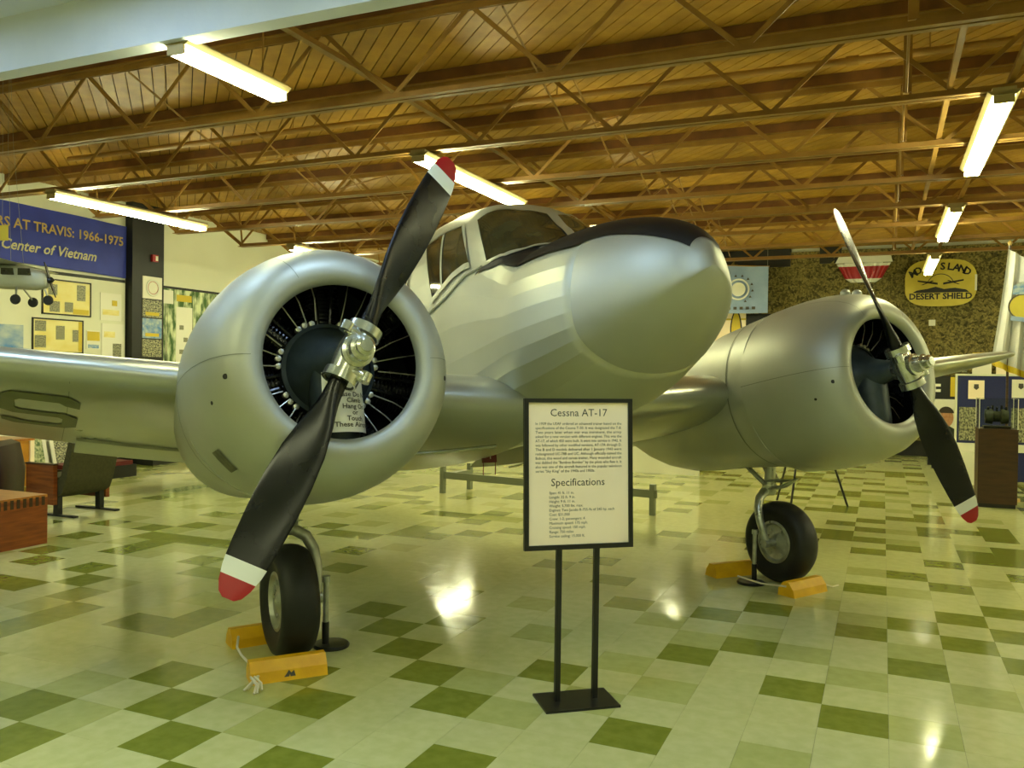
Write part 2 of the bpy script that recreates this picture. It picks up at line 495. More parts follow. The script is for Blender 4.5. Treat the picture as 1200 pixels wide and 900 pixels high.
def fixture(x, y, label, group):
    t = thing('fluorescent_light', label, 'ceiling light', (x, y, 0), 0, group)
    link('housing', fh, t)
    for q in (-1, 1): link('tube', ft, t, (q * .045, 0, 0))
    for q in (-1, 1): link('end_socket', fe, t, (0, q * 1.186, 0))
    for q in (-1, 1): link('hanger', fs, t, (0, q * .8, 0))
rows = [(-8.78, ('two-tube fluorescent strip light hanging in front of the blue banner', 'two-tube fluorescent strip light showing just over the rounded cowling with the card', 'two-tube fluorescent strip light over the low partition wall end of the banner row')),
        (-3.95, ('two-tube fluorescent strip light behind the red tip of the raised propeller blade', 'two-tube fluorescent strip light above the tail side of the cabin roof', 'two-tube fluorescent strip light above the end of the low partition')),
        (.74, ('two-tube fluorescent strip light beside the twin bridging bars under the planks', 'two-tube fluorescent strip light between the bridging bars and the Desert Shield sign', 'two-tube fluorescent strip light hanging directly before the Desert Shield sign'))]
for x, lbs in rows:
    for k in range(3): fixture(x, 8.0 + 4.3 * k, lbs[k], 'hall strip lights')
for k in range(3): fixture(5.4, 8.0 + 4.3 * k, 'two-tube fluorescent strip light in the row along the plain side wall', 'side wall strip lights')
short = thing('fluorescent_light', 'short fluorescent strip light hanging right below the white bulkhead', 'ceiling light', (-3.95, 4.38, 0))
for nm, me_, ofs in (('housing', fh, 0), ('tube', ft, -.045), ('tube', ft, .045)):
    o = link(nm, me_, short, (ofs, 0, -.03)); o.scale = (1, .40, 1)
for q in (-1, 1): link('end_socket', fe, short, (0, q * .48, -.03))
MB().tube([(0, .3, 3.63), (0, .3, ZD)], .006, 6).build('hanger', M_['steel_tan'], short)
# unseen entrance ceiling panels, added to light the near floor and the bulkhead
def added_light_panel(x, y, hx, hy, mk, label, group):
    t = thing('added_light_panel', label, 'ceiling light', (x, y, ZNEAR), 0, group)
    MB().box(-hx, hx, -hy, hy, -.012, -.004).build('diffuser', M_[mk], t)
    fr = MB()
    for a in ((-hx - .04, -hx, -hy - .04, hy + .04), (hx, hx + .04, -hy - .04, hy + .04), (-hx, hx, -hy - .04, -hy), (-hx, hx, hy, hy + .04)): fr.box(*a, -.02, 0)
    fr.build('frame', M_['fixture'], t)
for x in (-7, -3.5, 0, 3.5):
    for y in (-2.8, .2): added_light_panel(x, y, .3, .6, 'added_panel_warm', 'unseen warm fill panel added to the flat entrance ceiling', 'added entrance ceiling panels')
for x in (-8.4, -6.2, -4.0, -1.8, .4): added_light_panel(x, 2.9, .5, .15, 'added_panel_cool', 'narrow cool fill panel added to the entrance ceiling beside the bulkhead', 'added cool panels beside the bulkhead')
# ------------------------------------------------------------------ aircraft shape functions (body frame: x forward, y port, z up)
def _lerp(tab, x):
    if x <= tab[0][0]: return tab[0][1]
    for (a, b), (c, d) in zip(tab, tab[1:]):
        if x <= c:
            t = (x - a) / (c - a)
            t = t * t * (3 - 2 * t) * .35 + t * .65
            return b + (d - b) * t
    return tab[-1][1]
XN, ZN, XT = .25, .47, 1.445
F_TOP = [(-7.75, .62), (-6, .80), (-4.5, 1.05), (-3, 1.34), (-2, 1.63), (-1.3, 1.69), (-.9, 1.64), (-.55, 1.56), (-.33, 1.485), (-.15, 1.36), (.05, 1.16), (.17, 1.03), (.25, .972)]
F_BOT = [(-7.75, .40), (-6, .10), (-4.5, -.08), (-3, -.2), (-1.5, -.245), (-.4, -.235), (.25, -.185)]
F_W = [(-7.75, .02), (-6, .22), (-4.5, .38), (-3, .55), (-2, .64), (-1.1, .67), (.25, .672)]
F_NU = [(-6, 2), (-3, 2.4), (-1.5, 2.75), (-.5, 2.8), (-.1, 2.6), (.25, 2.4)]
def sec(x):
    if x < XN: return _lerp(F_BOT, x), .34, _lerp(F_TOP, x), _lerp(F_W, x), _lerp(F_NU, x), 2.15
    u = min(1, (x - XN) / (XT - XN))
    f = lambda a, b: max(0, 1 - u ** a) ** (1 / b)
    g = f(2, 2)
    return ZN - (ZN + .185) * f(1.4, 1.42), ZN + (.34 - ZN) * g, ZN + (.972 - ZN) * f(2.6, 1.96), .672 * f(1.5, 1.75), 2 + .4 * g ** 1.5, 2.0 + .15 * g
def fus(x, th, off=0.):
    zb, zm, zt, w, nu, nl = sec(x)
    c, s = math.cos(th), math.sin(th)
    k = min(1, max(0, (s + .55) / 1.1))
    n = nl + (nu - nl) * k * k * (3 - 2 * k)
    y = w * math.copysign(abs(c) ** (2 / n), c)
    k = min(1, max(0, (s + .8) / 1.6))
    hh = (zm - zb) + ((zt - zm) - (zm - zb)) * k * k * (3 - 2 * k)
    z = hh * math.copysign(abs(s) ** (2 / n), s)
    if off:
        r = math.hypot(y, z) or 1
        y += off * y / r
        z += off * z / r
    return (x, y, zm + z)
W_LE = [(.4, .16), (.7, .12), (1.95, -.04), (2.5, -.09), (5.2, -.28), (5.8, -.36), (6.15, -.52), (6.32, -.75), (6.39, -1.0)]
W_TE = [(.4, -2.45), (.7, -2.42), (1.95, -2.26), (2.5, -2.18), (5.2, -1.72), (5.8, -1.58), (6.15, -1.42), (6.32, -1.25), (6.39, -1.05)]
W_T = [(.4, .195), (.7, .19), (1.95, .17), (2.5, .16), (5.2, .115), (6.39, .09)]
def _lin(tab, x):
    if x <= tab[0][0]: return tab[0][1]
    for (a, b), (c, d) in zip(tab, tab[1:]):
        if x <= c: return b + (d - b) * (x - a) / (c - a)
    return tab[-1][1]
def wing(y, u, up, off=0.):
    """point on a wing surface: y span station >= 0, u chord fraction, up +1/-1"""
    le, te, t = _lin(W_LE, y), _lin(W_TE, y), _lin(W_T, y)
    c = le - te
    zl = -.04 + .083 * (min(y, 2.4) - .7) + .116 * max(0, y - 2.4)
    yt = 5 * t * (.2969 * math.sqrt(u) - .126 * u - .3516 * u * u + .2843 * u ** 3 - .1036 * u ** 4)
    cam_ = .022 * (4 * u * (1 - u)) * (1.2 - .4 * u)
    return (le - u * c, y, zl - .078 * u * c + c * cam_ + up * (yt * c + off))
# ------------------------------------------------------------------ the aircraft
PB, HB, ENG = R(11.5), 1.486, 1.951
CB, SB = math.cos(PB), math.sin(PB)
def B(x, y, z): return (x * CB - z * SB, y, HB + x * SB + z * CB)
AC_LOC, AC_RZ = (-1.905, 5.471, 0), R(52.761 - 90)
ac = thing('training_aircraft', 'silver twin-engine low-wing propeller aircraft with black nose panel', 'aircraft', AC_LOC, AC_RZ)
PI = math.pi
# fuselage: fabric over stringers (faceted) behind a smooth nose cap
half = [PI / 2 + k * (2.33 - PI / 2) / 18 for k in range(18)]
string = [2.33, 2.50, 2.67, 2.83, 2.99, 3.15, 3.33, 3.53, 3.75, 4.0]
low = [4.0 + (3 * PI / 2 - 4.0) * k / 4 for k in range(1, 5)]
ths = half + string + low
full = ths + [3 * PI - t for t in ths[1:-1]][::-1]
XSEAM = .82
xs = [-7.75, -7.6, -7.2, -6.6, -6, -5.2, -4.5, -3.8, -3.2, -2.7, -2.3] + [-2.0 + .06 * k for k in range(25)] + [-.5 + .03 * k for k in range(27)] + [.35, .45, .55, .65, .75, XSEAM]
fb = MB().loft([[B(*fus(x, t)) for t in full] for x in xs])
me = fb.mesh('fuselage', M_['alu_matte'], True)
n = len(full)
idx = {k for k, t in enumerate(full) if any(abs(t - s) < 1e-6 or abs(3 * PI - t - s) < 1e-6 for s in string)}
attr = me.attributes.get('sharp_edge') or me.attributes.new('sharp_edge', 'BOOLEAN', 'EDGE')
for e in me.edges:
    a, b = e.vertices
    if a % n == b % n and a % n in idx: attr.data[e.index].value = True
fuse = link('fuselage', me, ac)
nx = [XSEAM + .002] + [XT - (XT - XSEAM) * (1 - k / 22) ** 2 for k in range(1, 22)] + [XT - .0004]
tt = [2 * PI * k / 120 for k in range(120)]
nose = MB().loft([[B(*fus(x, t, .004)) for t in tt] for x in nx]).build('nose_cap', M_['alu'], ac, True, 60)

def patch(mb, q, off, nu=10, nv=10, mir=False, mi=0, thick=0.):
    """surface patch on the fuselage: q = 4 (x, theta) corners, in order"""
    (a, b, c, d) = q
    g = []
    for i in range(nu + 1):
        row = []
        for j in range(nv + 1):
            u, v = i / nu, j / nv
            x = (a[0] * (1 - u) + b[0] * u) * (1 - v) + (d[0] * (1 - u) + c[0] * u) * v
            t = (a[1] * (1 - u) + b[1] * u) * (1 - v) + (d[1] * (1 - u) + c[1] * u) * v
            row.append(B(*fus(x, PI - t if mir else t, off)))
        g.append(row)
    return mb.loft(g, False, False, False, mi)
def border(mb, q, wd, off, mir=False, wt=None):
    cx = sum(p[0] for p in q) / 4
    ct = sum(p[1] for p in q) / 4
    wt = wt or wd / .6
    o = []
    for p in q:
        o.append((p[0] + math.copysign(wd, p[0] - cx), p[1] + math.copysign(wt, p[1] - ct)))
    for k in range(4):
        patch(mb, (o[k], o[(k + 1) % 4], q[(k + 1) % 4], q[k]), off, 10, 2, mir)
    return mb
WS_TOP = [(-.385, 2.22), (-.32, 2.08), (-.25, 1.93), (-.165, 1.76), (-.105, 1.595)]
WS_BOT = [(-.055, 2.56), (.085, 2.38), (.170, 2.12), (.215, 1.86), (.235, 1.595)]
def _pl(tab, u):
    k = min(len(tab) - 2, int(u * (len(tab) - 1))); f = u * (len(tab) - 1) - k
    return tuple(tab[k][j] * (1 - f) + tab[k + 1][j] * f for j in (0, 1))
def ruled(mb, A, Bq, off, mir, nu=20, nv=12):
    g = []
    for i in range(nu + 1):
        a, b = _pl(A, i / nu), _pl(Bq, i / nu)
        g.append([B(*fus(a[0] + (b[0] - a[0]) * j / nv, (PI - (a[1] + (b[1] - a[1]) * j / nv)) if mir else a[1] + (b[1] - a[1]) * j / nv, off)) for j in range(nv + 1)])
    return mb.loft(g, False, False, False)
def pane_mb(mir): return ruled(MB(), WS_TOP, WS_BOT, .009, mir)
def wsb(mir):
    mb = MB()
    ruled(mb, [(x - .03, t + .0) for x, t in WS_TOP], WS_TOP, .016, mir, 20, 3)
    ruled(mb, WS_BOT, [(x + .018, t + .012) for x, t in WS_BOT], .016, mir, 20, 2)
    patch(mb, ((-.415, 2.22), (-.375, 2.20), (-.05, 2.545), (-.075, 2.60)), .016, 3, 14, mir)
    return mb
PANES = {'windshield_pane': [(-.385, 2.22), (-.115, 1.63), (.135, 1.63), (-.065, 2.53)],
         'side_window': [(-1.16, 2.33), (-.56, 2.27), (-.27, 2.62), (-.84, 2.79)],
         'cabin_window': [(-2.15, 2.36), (-1.46, 2.36), (-1.42, 2.74), (-2.2, 2.72)]}
for mir in (False, True):
    for nm, q in PANES.items():
        p = (pane_mb(mir) if nm == 'windshield_pane' else patch(MB(), q, .009, 14, 14, mir=mir)).build(nm, M_['glass_dark'], fuse, True)
        if nm == 'windshield_pane': wsb(mir).build('window_frame', M_['alu_matte'], fuse, True)
        else: border(MB(), q, .030, .016, mir, .038).build('window_frame', M_['alu_matte'], fuse, True)
    d = MB()
    patch(d, ((-.85, 2.31), (-.82, 2.31), (-.655, 2.745), (-.685, 2.745)), .017, 4, 10, mir)
    d.build('window_divider', M_['alu'], fuse, True)
patch(MB(), ((-.13, 1.60), (-.13, 1.54), (.25, 1.54), (.25, 1.60)), .017, 4, 12).build('windshield_post', M_['alu_matte'], fuse, True)
# sill moulding under the side windows
for mir in (False, True):
    s_ = MB()
    path = [B(*fus(x, PI - t if mir else t, .008)) for x, t in [(-2.3, 2.84), (-1.6, 2.86), (-.9, 2.86), (-.6, 2.82), (-.3, 2.71), (-.1, 2.62)]]
    s_.tube(path, .009, 6)
    s_.build('sill_moulding', M_['alu_matte'], fuse, True)
# matt black anti-glare panel
E_ = [(-.16, 2.70), (0, 2.59), (.12, 2.47), (.25, 2.42), (.53, 2.42), (.78, 2.45), (.91, 2.37), (1.0, 2.35), (1.27, 2.36), (1.36, 2.36), (1.392, 2.38)]
U_ = [(-.16, 2.69), (-.04, 2.575), (.10, 2.39), (.185, 2.12), (.232, 1.86), (.25, PI / 2), (2, PI / 2)]
ag = MB()
gx = [-.16 + k * .02 for k in range(17)] + [.2 + k * .05 for k in range(23)] + [1.32, 1.35, 1.37, 1.392]
for mir in (False, True):
    g = []
    for x in gx:
        e, u0 = _lin(E_, x), _lin(U_, x)
        g.append([B(*fus(x, (PI - (e + (u0 - e) * k / 14)) if mir else e + (u0 - e) * k / 14, .010)) for k in range(15)])
    ag.loft(g, False, False, False)
ag.build('antiglare_panel', M_['black_matte'], nose, True, 70)
# rudder, fin, tailplane
def airfoil_ring(c0, c1, t, fn, n=10):
    us = [(1 - math.cos(PI * k / n)) / 2 for k in range(n + 1)]
    yt = lambda u: 5 * t * (c0 - c1) * (.2969 * math.sqrt(u) - .126 * u - .3516 * u * u + .2843 * u ** 3 - .1036 * u ** 4)
    return [fn(c0 - u * (c0 - c1), yt(u)) for u in us] + [fn(c0 - u * (c0 - c1), -yt(u)) for u in us[-2:0:-1]]
fin = MB().loft([airfoil_ring(l, t_, .09, lambda x, w_, z=z: B(x, w_, z)) for z, l, t_ in ((.5, -6.3, -7.85), (.9, -6.6, -8.05), (1.4, -6.95, -8.1), (1.75, -7.25, -8.0), (1.9, -7.5, -7.85))])
fin.build('tail_fin', M_['alu_matte'], ac, True, 50)
for sg in (-1, 1):
    st = MB().loft([airfoil_ring(l, t_, .08, lambda x, w_, y=y: B(x, sg * y, .6 + w_)) for y, l, t_ in ((0, -6.6, -7.9), (.8, -6.7, -7.9), (1.6, -6.85, -7.85), (2.1, -7.1, -7.7), (2.2, -7.3, -7.5))])
    st.build('tailplane', M_['alu_matte'], ac, True, 50)
tw = MB().tube([B(-7.0, 0, .2), B(-7.25, 0, -.1)], .03, 8)
tail_leg = tw.build('tail_wheel_leg', M_['gear_metal'], ac, True)
tl = B(-7.25, 0, -.1)
MB().lathe([(-.04, .05), (-.04, .10), (-.02, .13), (.02, .13), (.04, .10), (.04, .05)], (tl[0], 0, .13), (0, 1, 0), 24, caps=True).build('tail_wheel', M_['rubber'], tail_leg, True)

# wings
us = [(1 - math.cos(PI * k / 22)) / 2 for k in range(23)]
ysta = [.35, .7, 1.0, 1.4, 1.95, 2.5, 3, 3.5, 4, 4.6, 5.2, 5.5, 5.8, 6.0, 6.15, 6.25, 6.32, 6.37, 6.389]
for sg in (-1, 1):
    rings = []
    for y in ysta:
        r = [wing(y, u, 1) for u in us] + [wing(y, u, -1) for u in us[-2:0:-1]]
        rings.append([B(p[0], sg * p[1], p[2]) for p in r])
    wg = MB().loft(rings).build('wing', M_['alu_wing'], ac, True, 60)
    fl = MB()
    rr = []
    for y in (.75, 1.4, 2.0, 2.6, 2.98):
        a = wing(y, .80, -1, .004); b = wing(y, 1.0, -1, 0)
        dz = .055
        rr.append([B(a[0], sg * y, a[2]), B(b[0] - .01, sg * y, b[2] - dz), B(b[0] - .01, sg * y, b[2] - dz - .012), B(a[0], sg * y, a[2] - .02)])
    fl.loft(rr)
    fl.build('flap', M_['alu_matte'], wg)
    # panel joints on the underside
    for y in (3.06, 4.2):
        jn = MB()
        g = [[B(wing(yy, u, -1, .002)[0], sg * yy, wing(yy, u, -1, .002)[2]) for u in (.03 + .9 * k / 14 for k in range(15))] for yy in (y, y + .004)]
        jn.loft(g, False, False, False)
        jn.build('panel_joint', M_['seam'], wg)
    if sg < 0:
        tm = MB()
        def stroke(p0, p1, q0, q1, sl=0.):
            n_ = 8
            tm.add([(p0 + (p1 - p0) * k / n_, q, 0) for q in (q0, q1) for k in range(n_ + 1)], [(k, k + 1, n_ + 2 + k, n_ + 1 + k) for k in range(n_)])
        stroke(.16, .84, .86, 1.0); stroke(.16, .84, .43, .57); stroke(.16, .84, 0, .14)
        tm.add([(0, .90, 0), (.16, 1, 0), (.26, .86, 0), (.2, .82, 0), (.2, .61, 0), (.26, .57, 0), (.16, .43, 0), (0, .53, 0)], [(0, 3, 2, 1), (0, 7, 4, 3), (7, 6, 5, 4)])
        tm.add([(1, .47, 0), (.84, .57, 0), (.74, .43, 0), (.8, .39, 0), (.8, .18, 0), (.74, .14, 0), (.84, 0, 0), (1, .10, 0)], [(0, 1, 2, 3), (0, 3, 4, 7), (7, 4, 5, 6)])
        tm.add([(.84, 1, 0), (1, .90, 0), (1, .76, 0), (.82, .80, 0), (.74, .86, 0)], [(0, 1, 2, 3, 4)])
        tm.add([(.16, 0, 0), (0, .10, 0), (0, .24, 0), (.18, .20, 0), (.26, .14, 0)], [(0, 1, 2, 3, 4)])
        def on_wing(p, q, c):
            w_ = wing(3.40 - .40 * p, .58 - .46 * q, -1, .005)
            return B(w_[0], -w_[1], w_[2])
        tm.xf(on_wing)
        me = bpy.data.meshes.new('stencil_letter'); me.from_pydata(tm.v, [], tm.f); me.materials.append(M_['stencil'])
        link('stencil_letter', me, wg)

# engine nacelles, cowlings, engines, propellers
COWL = [(.955, .372), (.975, .378), (.990, .398), (.997, .43), (.992, .462), (.972, .50), (.93, .54), (.86, .578), (.76, .607), (.64, .626), (.5, .636), (.35, .637), (.19, .632), (.185, .622)]
N_TOP = [(-2.5, .02), (-1.8, .22), (-1.2, .42), (-.9, .49), (-.35, .585), (.2, .622)]
N_BOT = [(-2.5, -.02), (-2.0, -.12), (-1.75, -.22), (-1.55, -.35), (-1.3, -.45), (-1.0, -.52), (-.5, -.535), (0, -.57), (.2, -.622)]
N_W = [(-2.5, .03), (-2.0, .22), (-1.6, .36), (-1.0, .5), (-.35, .58), (.2, .622)]
CYL = 7
def prop_blade(mb, ang, cy):
    rad = Vector((0, math.sin(ang), math.cos(ang)))
    tan = Vector((1, 0, 0)).cross(rad)
    X = Vector((1, 0, 0))
    tab_c = [(.10, .085), (.18, .085), (.26, .11), (.36, .165), (.5, .21), (.65, .225), (.8, .218), (.95, .198), (1.05, .178), (1.12, .14), (1.16, .10), (1.178, .05)]
    tab_t = [(.10, .085), (.18, .085), (.26, .070), (.36, .05), (.5, .034), (.65, .026), (.8, .019), (.95, .014), (1.178, .008)]
    tab_b = [(.10, 52), (.26, 46), (.5, 34), (.8, 24), (1.178, 17)]
    rs = [.10, .14, .18, .22, .26, .31, .36, .43, .5, .57, .65, .72, .8, .88, .95, 1.02, 1.06, 1.092, 1.12, 1.145, 1.16, 1.172, 1.178]
    rings = []
    for r in rs:
        c, t, be = _lin(tab_c, r), _lin(tab_t, r), R(_lin(tab_b, r))
        ch = tan * math.cos(be) + X * math.sin(be)
        nn = rad.cross(ch)
        ring = []
        rd = max(0, min(1, (r - .18) / .18))
        for k in range(20):
            a = 2 * PI * k / 20
            e = math.cos(a)
            cx = e * c / 2
            tz = math.sin(a) * t / 2 * ((1 - .35 * rd) + .35 * rd * e)
            ring.append(Vector((1.10, cy, 0)) + rad * r + ch * cx + nn * tz)
        rings.append(ring)
    o0 = len(mb.f)
    mb.loft(rings)
    for i in range(len(rings) - 1):
        for k in range(20): mb.mi[o0 + i * 20 + k] = 0 if rs[i] < 1.02 else (1 if rs[i] < 1.092 else 2)
    mb.mi[-1] = 2
    return mb
for sg, ang in ((-1, R(29.5)), (1, R(-23.5))):
    cy = sg * ENG
    # cowling
    cw = MB().lathe(COWL, (0, cy, 0), (1, 0, 0), 72).xf(B).build('engine_cowling', M_['alu'], ac, True, 55)
    MB().lathe([(.19, .615), (.6, .60), (.86, .56), (.94, .50), (.965, .43), (.955, .376)], (0, cy, 0), (1, 0, 0), 48).xf(B).build('cowl_liner', M_['black_matte'], cw, True)
    bump_r = MB()
    for a in (R(2), R(178), R(88), R(96)):
        c = (.80, cy + .60 * math.cos(a), .60 * math.sin(a))
    for a, xx, rr in ((R(-8), .93, .535), (R(188), .93, .535)):
        o = Vector((xx, cy + rr * math.cos(a), rr * math.sin(a)))
        nrm = Vector((.75, .66 * math.cos(a), .66 * math.sin(a))).normalized()
        MB().lathe([(-.004, .0), (.004, .013), (.005, .0)], o, nrm, 14).xf(B).build('cowl_fastener', M_['black_matte'], cw, True)
        o2 = Vector((xx - .13, cy + (rr + .055) * math.cos(a + R(-9 * math.cos(a))), (rr + .055) * math.sin(a + R(-9 * math.cos(a)))))
        MB().lathe([(-.004, .0), (.006, .010), (.007, .0)], o2, Vector((.35, math.cos(a), math.sin(a))), 12).xf(B).build('cowl_fastener', M_['black_matte'], cw, True)
    # longitudinal split lines
    for a in (R(2), R(178), R(62), R(118)):
        ln = MB()
        g = []
        for k, da in enumerate((-.0035, .0035)):
            g.append([Vector((x + (.0015 if x > .9 else 0), cy + (r + .0022) * math.cos(a + da), (r + .0022) * math.sin(a + da))) for x, r in COWL[3:-1]])
        ln.loft(g, False, False, False).xf(B).build('cowl_seam', M_['seam'], cw)
    if sg < 0:
        pt = MB()
        g = [[Vector((x, cy + (r + .003) * math.cos(R(a)), (r + .003) * math.sin(R(a)))) for x, r in ((.50, .636), (.56, .632), (.62, .628))] for a in (215, 219, 223, 227)]
        pt.loft(g, False, False, False).xf(B).build('patch_plate', M_['patch'], cw)
    else:
        for a in (86, 98):
            MB().lathe([(0, .035), (.02, .034), (.035, .02), (.04, 0)], (.78, cy + .60 * math.cos(R(a)), .60 * math.sin(R(a))), (.2, math.cos(R(a)), math.sin(R(a))), 16).xf(B).build('rocker_blister', M_['alu'], cw, True)
    # nacelle behind the cowling
    rings = []
    for x in (-2.5, -2.3, -2.1, -1.9, -1.7, -1.5, -1.3, -1.1, -.9, -.7, -.5, -.3, -.1, .05, .2):
        zt, zb, wd = _lin(N_TOP, x), _lin(N_BOT, x), _lin(N_W, x)
        rings.append([Vector((x, cy + wd * math.copysign(abs(math.cos(a)) ** .92, math.cos(a)), (zt if math.sin(a) > 0 else -zb) * math.copysign(abs(math.sin(a)) ** .92, math.sin(a)))) for a in (2 * PI * k / 56 for k in range(56))])
    nc = MB().loft(rings).xf(B).build('nacelle', M_['alu'], ac, True, 60)
    well = MB()
    g = []
    for x in (-1.05, -.8, -.6, -.4):
        zb, wd = _lin(N_BOT, x), _lin(N_W, x)
        g.append([Vector((x, cy + wd * .98 * math.cos(R(a)), zb * .985 * abs(math.sin(R(a))) - .008)) for a in range(246, 296, 7)])
    well.loft(g, False, False, False).xf(B).build('wheel_well', M_['black_matte'], nc)
    jt = MB()
    for x in (.02,):
        zt, zb, wd = _lin(N_TOP, x) + .004, _lin(N_BOT, x) - .004, _lin(N_W, x) + .004
        g = [[Vector((xx, cy + wd * math.copysign(abs(math.cos(a)) ** .92, math.cos(a)), (zt if math.sin(a) > 0 else -zb) * math.copysign(abs(math.sin(a)) ** .92, math.sin(a)))) for a in (2 * PI * k / 56 for k in range(56))] for xx in (x - .006, x + .006)]
        jt.loft(g, True, False, False)
    jt.xf(B).build('nacelle_band', M_['seam'], nc, True)
    # engine
    en = MB()
    en.lathe([(.30, .60), (.31, .0)], (0, cy, 0), (1, 0, 0), 40)
    en.lathe([(.36, .22), (.60, .235), (.70, .232), (.73, .215), (.755, .19), (.80, .15), (.86, .11), (.93, .085), (1.02, .06), (1.02, 0)], (0, cy, 0), (1, 0, 0), 48)
    en.lathe([(.715, .225), (.735, .235), (.745, .215)], (0, cy, 0), (1, 0, 0), 48)
    eo = en.xf(B).build('engine', M_['engine_case'], ac, True, 40)
    for k in range(CYL):
        a = PI / 2 + 2 * PI * k / CYL
        dr = (0, math.cos(a), math.sin(a))
        prof = [(.20, .085)]
        r = .25
        while r < .47:
            prof += [(r, .088), (r, .112), (r + .008, .112), (r + .008, .088)]
            r += .02
        prof += [(.48, .10), (.52, .11), (.55, .09), (.56, 0)]
        MB().lathe(prof, (.58, cy, 0), dr, 20, up=(1, 0, 0)).xf(B).build('cylinder', M_['engine_black'], eo, True, 30)
        for da in (-.13, .13):
            d2 = (0, math.cos(a + da), math.sin(a + da)); d3 = (0, math.cos(a + da * .75), math.sin(a + da * .75))
            MB().tube([Vector((.69, cy, 0)) + Vector(d2) * .235, Vector((.71, cy, 0)) + Vector(d3) * .50], .011, 8).xf(B).build('pushrod_tube', M_['engine_black'], eo, True)
        a2 = a + PI / CYL
        d4 = Vector((0, math.cos(a2), math.sin(a2)))
        for q, rr in ((-.15, .246), (.15, .246), (0, .250)):
            dd = Vector((0, math.cos(a2 + q), math.sin(a2 + q)))
            MB().lathe([(-.02, .015), (.014, .015), (.017, 0)], Vector((.715, cy, 0)) + dd * rr, (1, 0, 0), 8).xf(B).build('bolt', M_['bolt'], eo)
        for da in (-.24, -.04, .16):
            dd = Vector((0, math.cos(a2 + da), math.sin(a2 + da))); de = Vector((0, math.cos(a2 + da * 1.15), math.sin(a2 + da * 1.15)))
            MB().tube([Vector((.735, cy, 0)) + dd * .255, Vector((.76, cy, 0)) + de * .36, Vector((.74, cy, 0)) + de * .47], .0034, 6).xf(B).build('ignition_lead', M_['bolt'], eo, True)
    # intake fairing below the crankcase
    sm = MB()
    rings = []
    for z, rr in ((-.02, .118), (-.30, .112), (-.385, .105), (-.40, .09)):
        rings.append([Vector((.80 + rr * math.cos(b) * 1.0, cy + rr * 1.05 * math.sin(b), z)) for b in (2 * PI * k / 28 for k in range(28))])
    sm.loft(rings).xf(B).build('intake_fairing', M_['engine_case'], eo, True, 50)
    # propeller
    rad = Vector((0, math.sin(ang), math.cos(ang)))
    tan = Vector((1, 0, 0)).cross(rad)
    hb = MB()
    C0 = Vector((1.10, cy, 0))
    hb.lathe([(-.14, .052), (-.14, .066), (-.115, .07), (-.11, .066), (-.03, .076), (.03, .076), (.11, .066), (.115, .07), (.14, .066), (.14, .052)], C0, rad, 24, up=(1, 0, 0), caps=True)
    hb.lathe([(-.10, .055), (.06, .06), (.065, .075), (.085, .075), (.09, .06), (.15, .058), (.155, .045), (.19, .043), (.195, .03), (.205, .028), (.205, 0)], C0, (1, 0, 0), 28)
    hub = hb.xf(B).build('propeller', M_['chrome'], ac, True, 40)
    for q in (-1, 1):
        cwt = MB()
        o = C0 + rad * (q * .085) + tan * (q * .05) + Vector((.03, 0, 0))
        cwt.tube([o - tan * q * .03, o + tan * q * .015 + Vector((.01, 0, 0)), o + tan * q * .035 + Vector((.02, 0, 0))], [.036, .034, .026], 14)
        cwt.lathe([(-.022, .03), (.022, .03)], o + tan * q * .038 + Vector((.02, 0, 0)), rad, 18, up=(1, 0, 0), caps=True)
        cwt.xf(B).build('counterweight', M_['chrome'], hub, True, 40)
        cl = MB().lathe([(-.022, .075), (-.022, .084), (.022, .084), (.022, .075)], C0 + rad * (q * .125), rad, 24, up=(1, 0, 0))
        cl.xf(B).build('barrel_clamp', M_['chrome'], hub, True, 40)
        prop_blade(MB(), ang + (0 if q > 0 else PI), cy).xf(B).build('blade', [M_['black_gloss'], M_['white_paint'], M_['red_paint']], hub, True, 60)
    # main landing gear (ground frame of the aircraft)
    y0, i_ = cy, -sg
    gp = MB()
    gp.tube([(-.13, y0, .735), (-.10, y0, 1.15)], .042, 16)
    gp.tube([(-.135, y0, .69), (-.128, y0, .76)], .058, 16)
    gear = gp.build('landing_gear', M_['gear_metal'], ac, True, 40)
    fk = MB().tube([(-.135, y0 - i_ * .05, .695), (-.135, y0, .70), (-.128, y0 + i_ * .06, .695), (-.11, y0 + i_ * .125, .655), (-.085, y0 + i_ * .165, .58), (-.05, y0 + i_ * .175, .48), (-.01, y0 + i_ * .165, .36), (0, y0 + i_ * .15, .315)], [.036, .036, .036, .035, .033, .031, .029, .028], 14)
    fk.tube([(0, y0 + i_ * .19, .315), (0, y0 + i_ * .08, .315)], .034, 14)
    fk.build('wheel_fork', M_['gear_metal'], gear, True, 50)
    for q in (-1, 1):
        MB().tube([(-.13, y0 + q * .05, .76), (-.42, y0 + q * .13, 1.0), (-.50, y0 + q * .13, 1.06)], .020, 10).build('drag_brace', M_['gear_metal'], gear, True)
        MB().tube([(-.12, y0 + q * .035, .79), (.02, y0 + q * .03, .80), (.16, y0, .835), (.02, y0 + q * .03, .755), (-.12, y0 + q * .035, .72)], .013, 8).build('torque_link', M_['gear_metal'], gear, True)
    MB().tube([(-.12, y0 + .08, .80), (-.30, y0 + .08, 1.05)], .012, 8).build('hydraulic_ram', M_['bolt'], gear, True)
    TR = .318
    tp = [(-.075, .165), (-.088, .20), (-.104, .24), (-.106, .265), (-.095, .29), (-.06, .310), (-.02, .3175), (.02, .3175), (.06, .310), (.095, .29), (.106, .265), (.104, .24), (.088, .20), (.075, .165)]
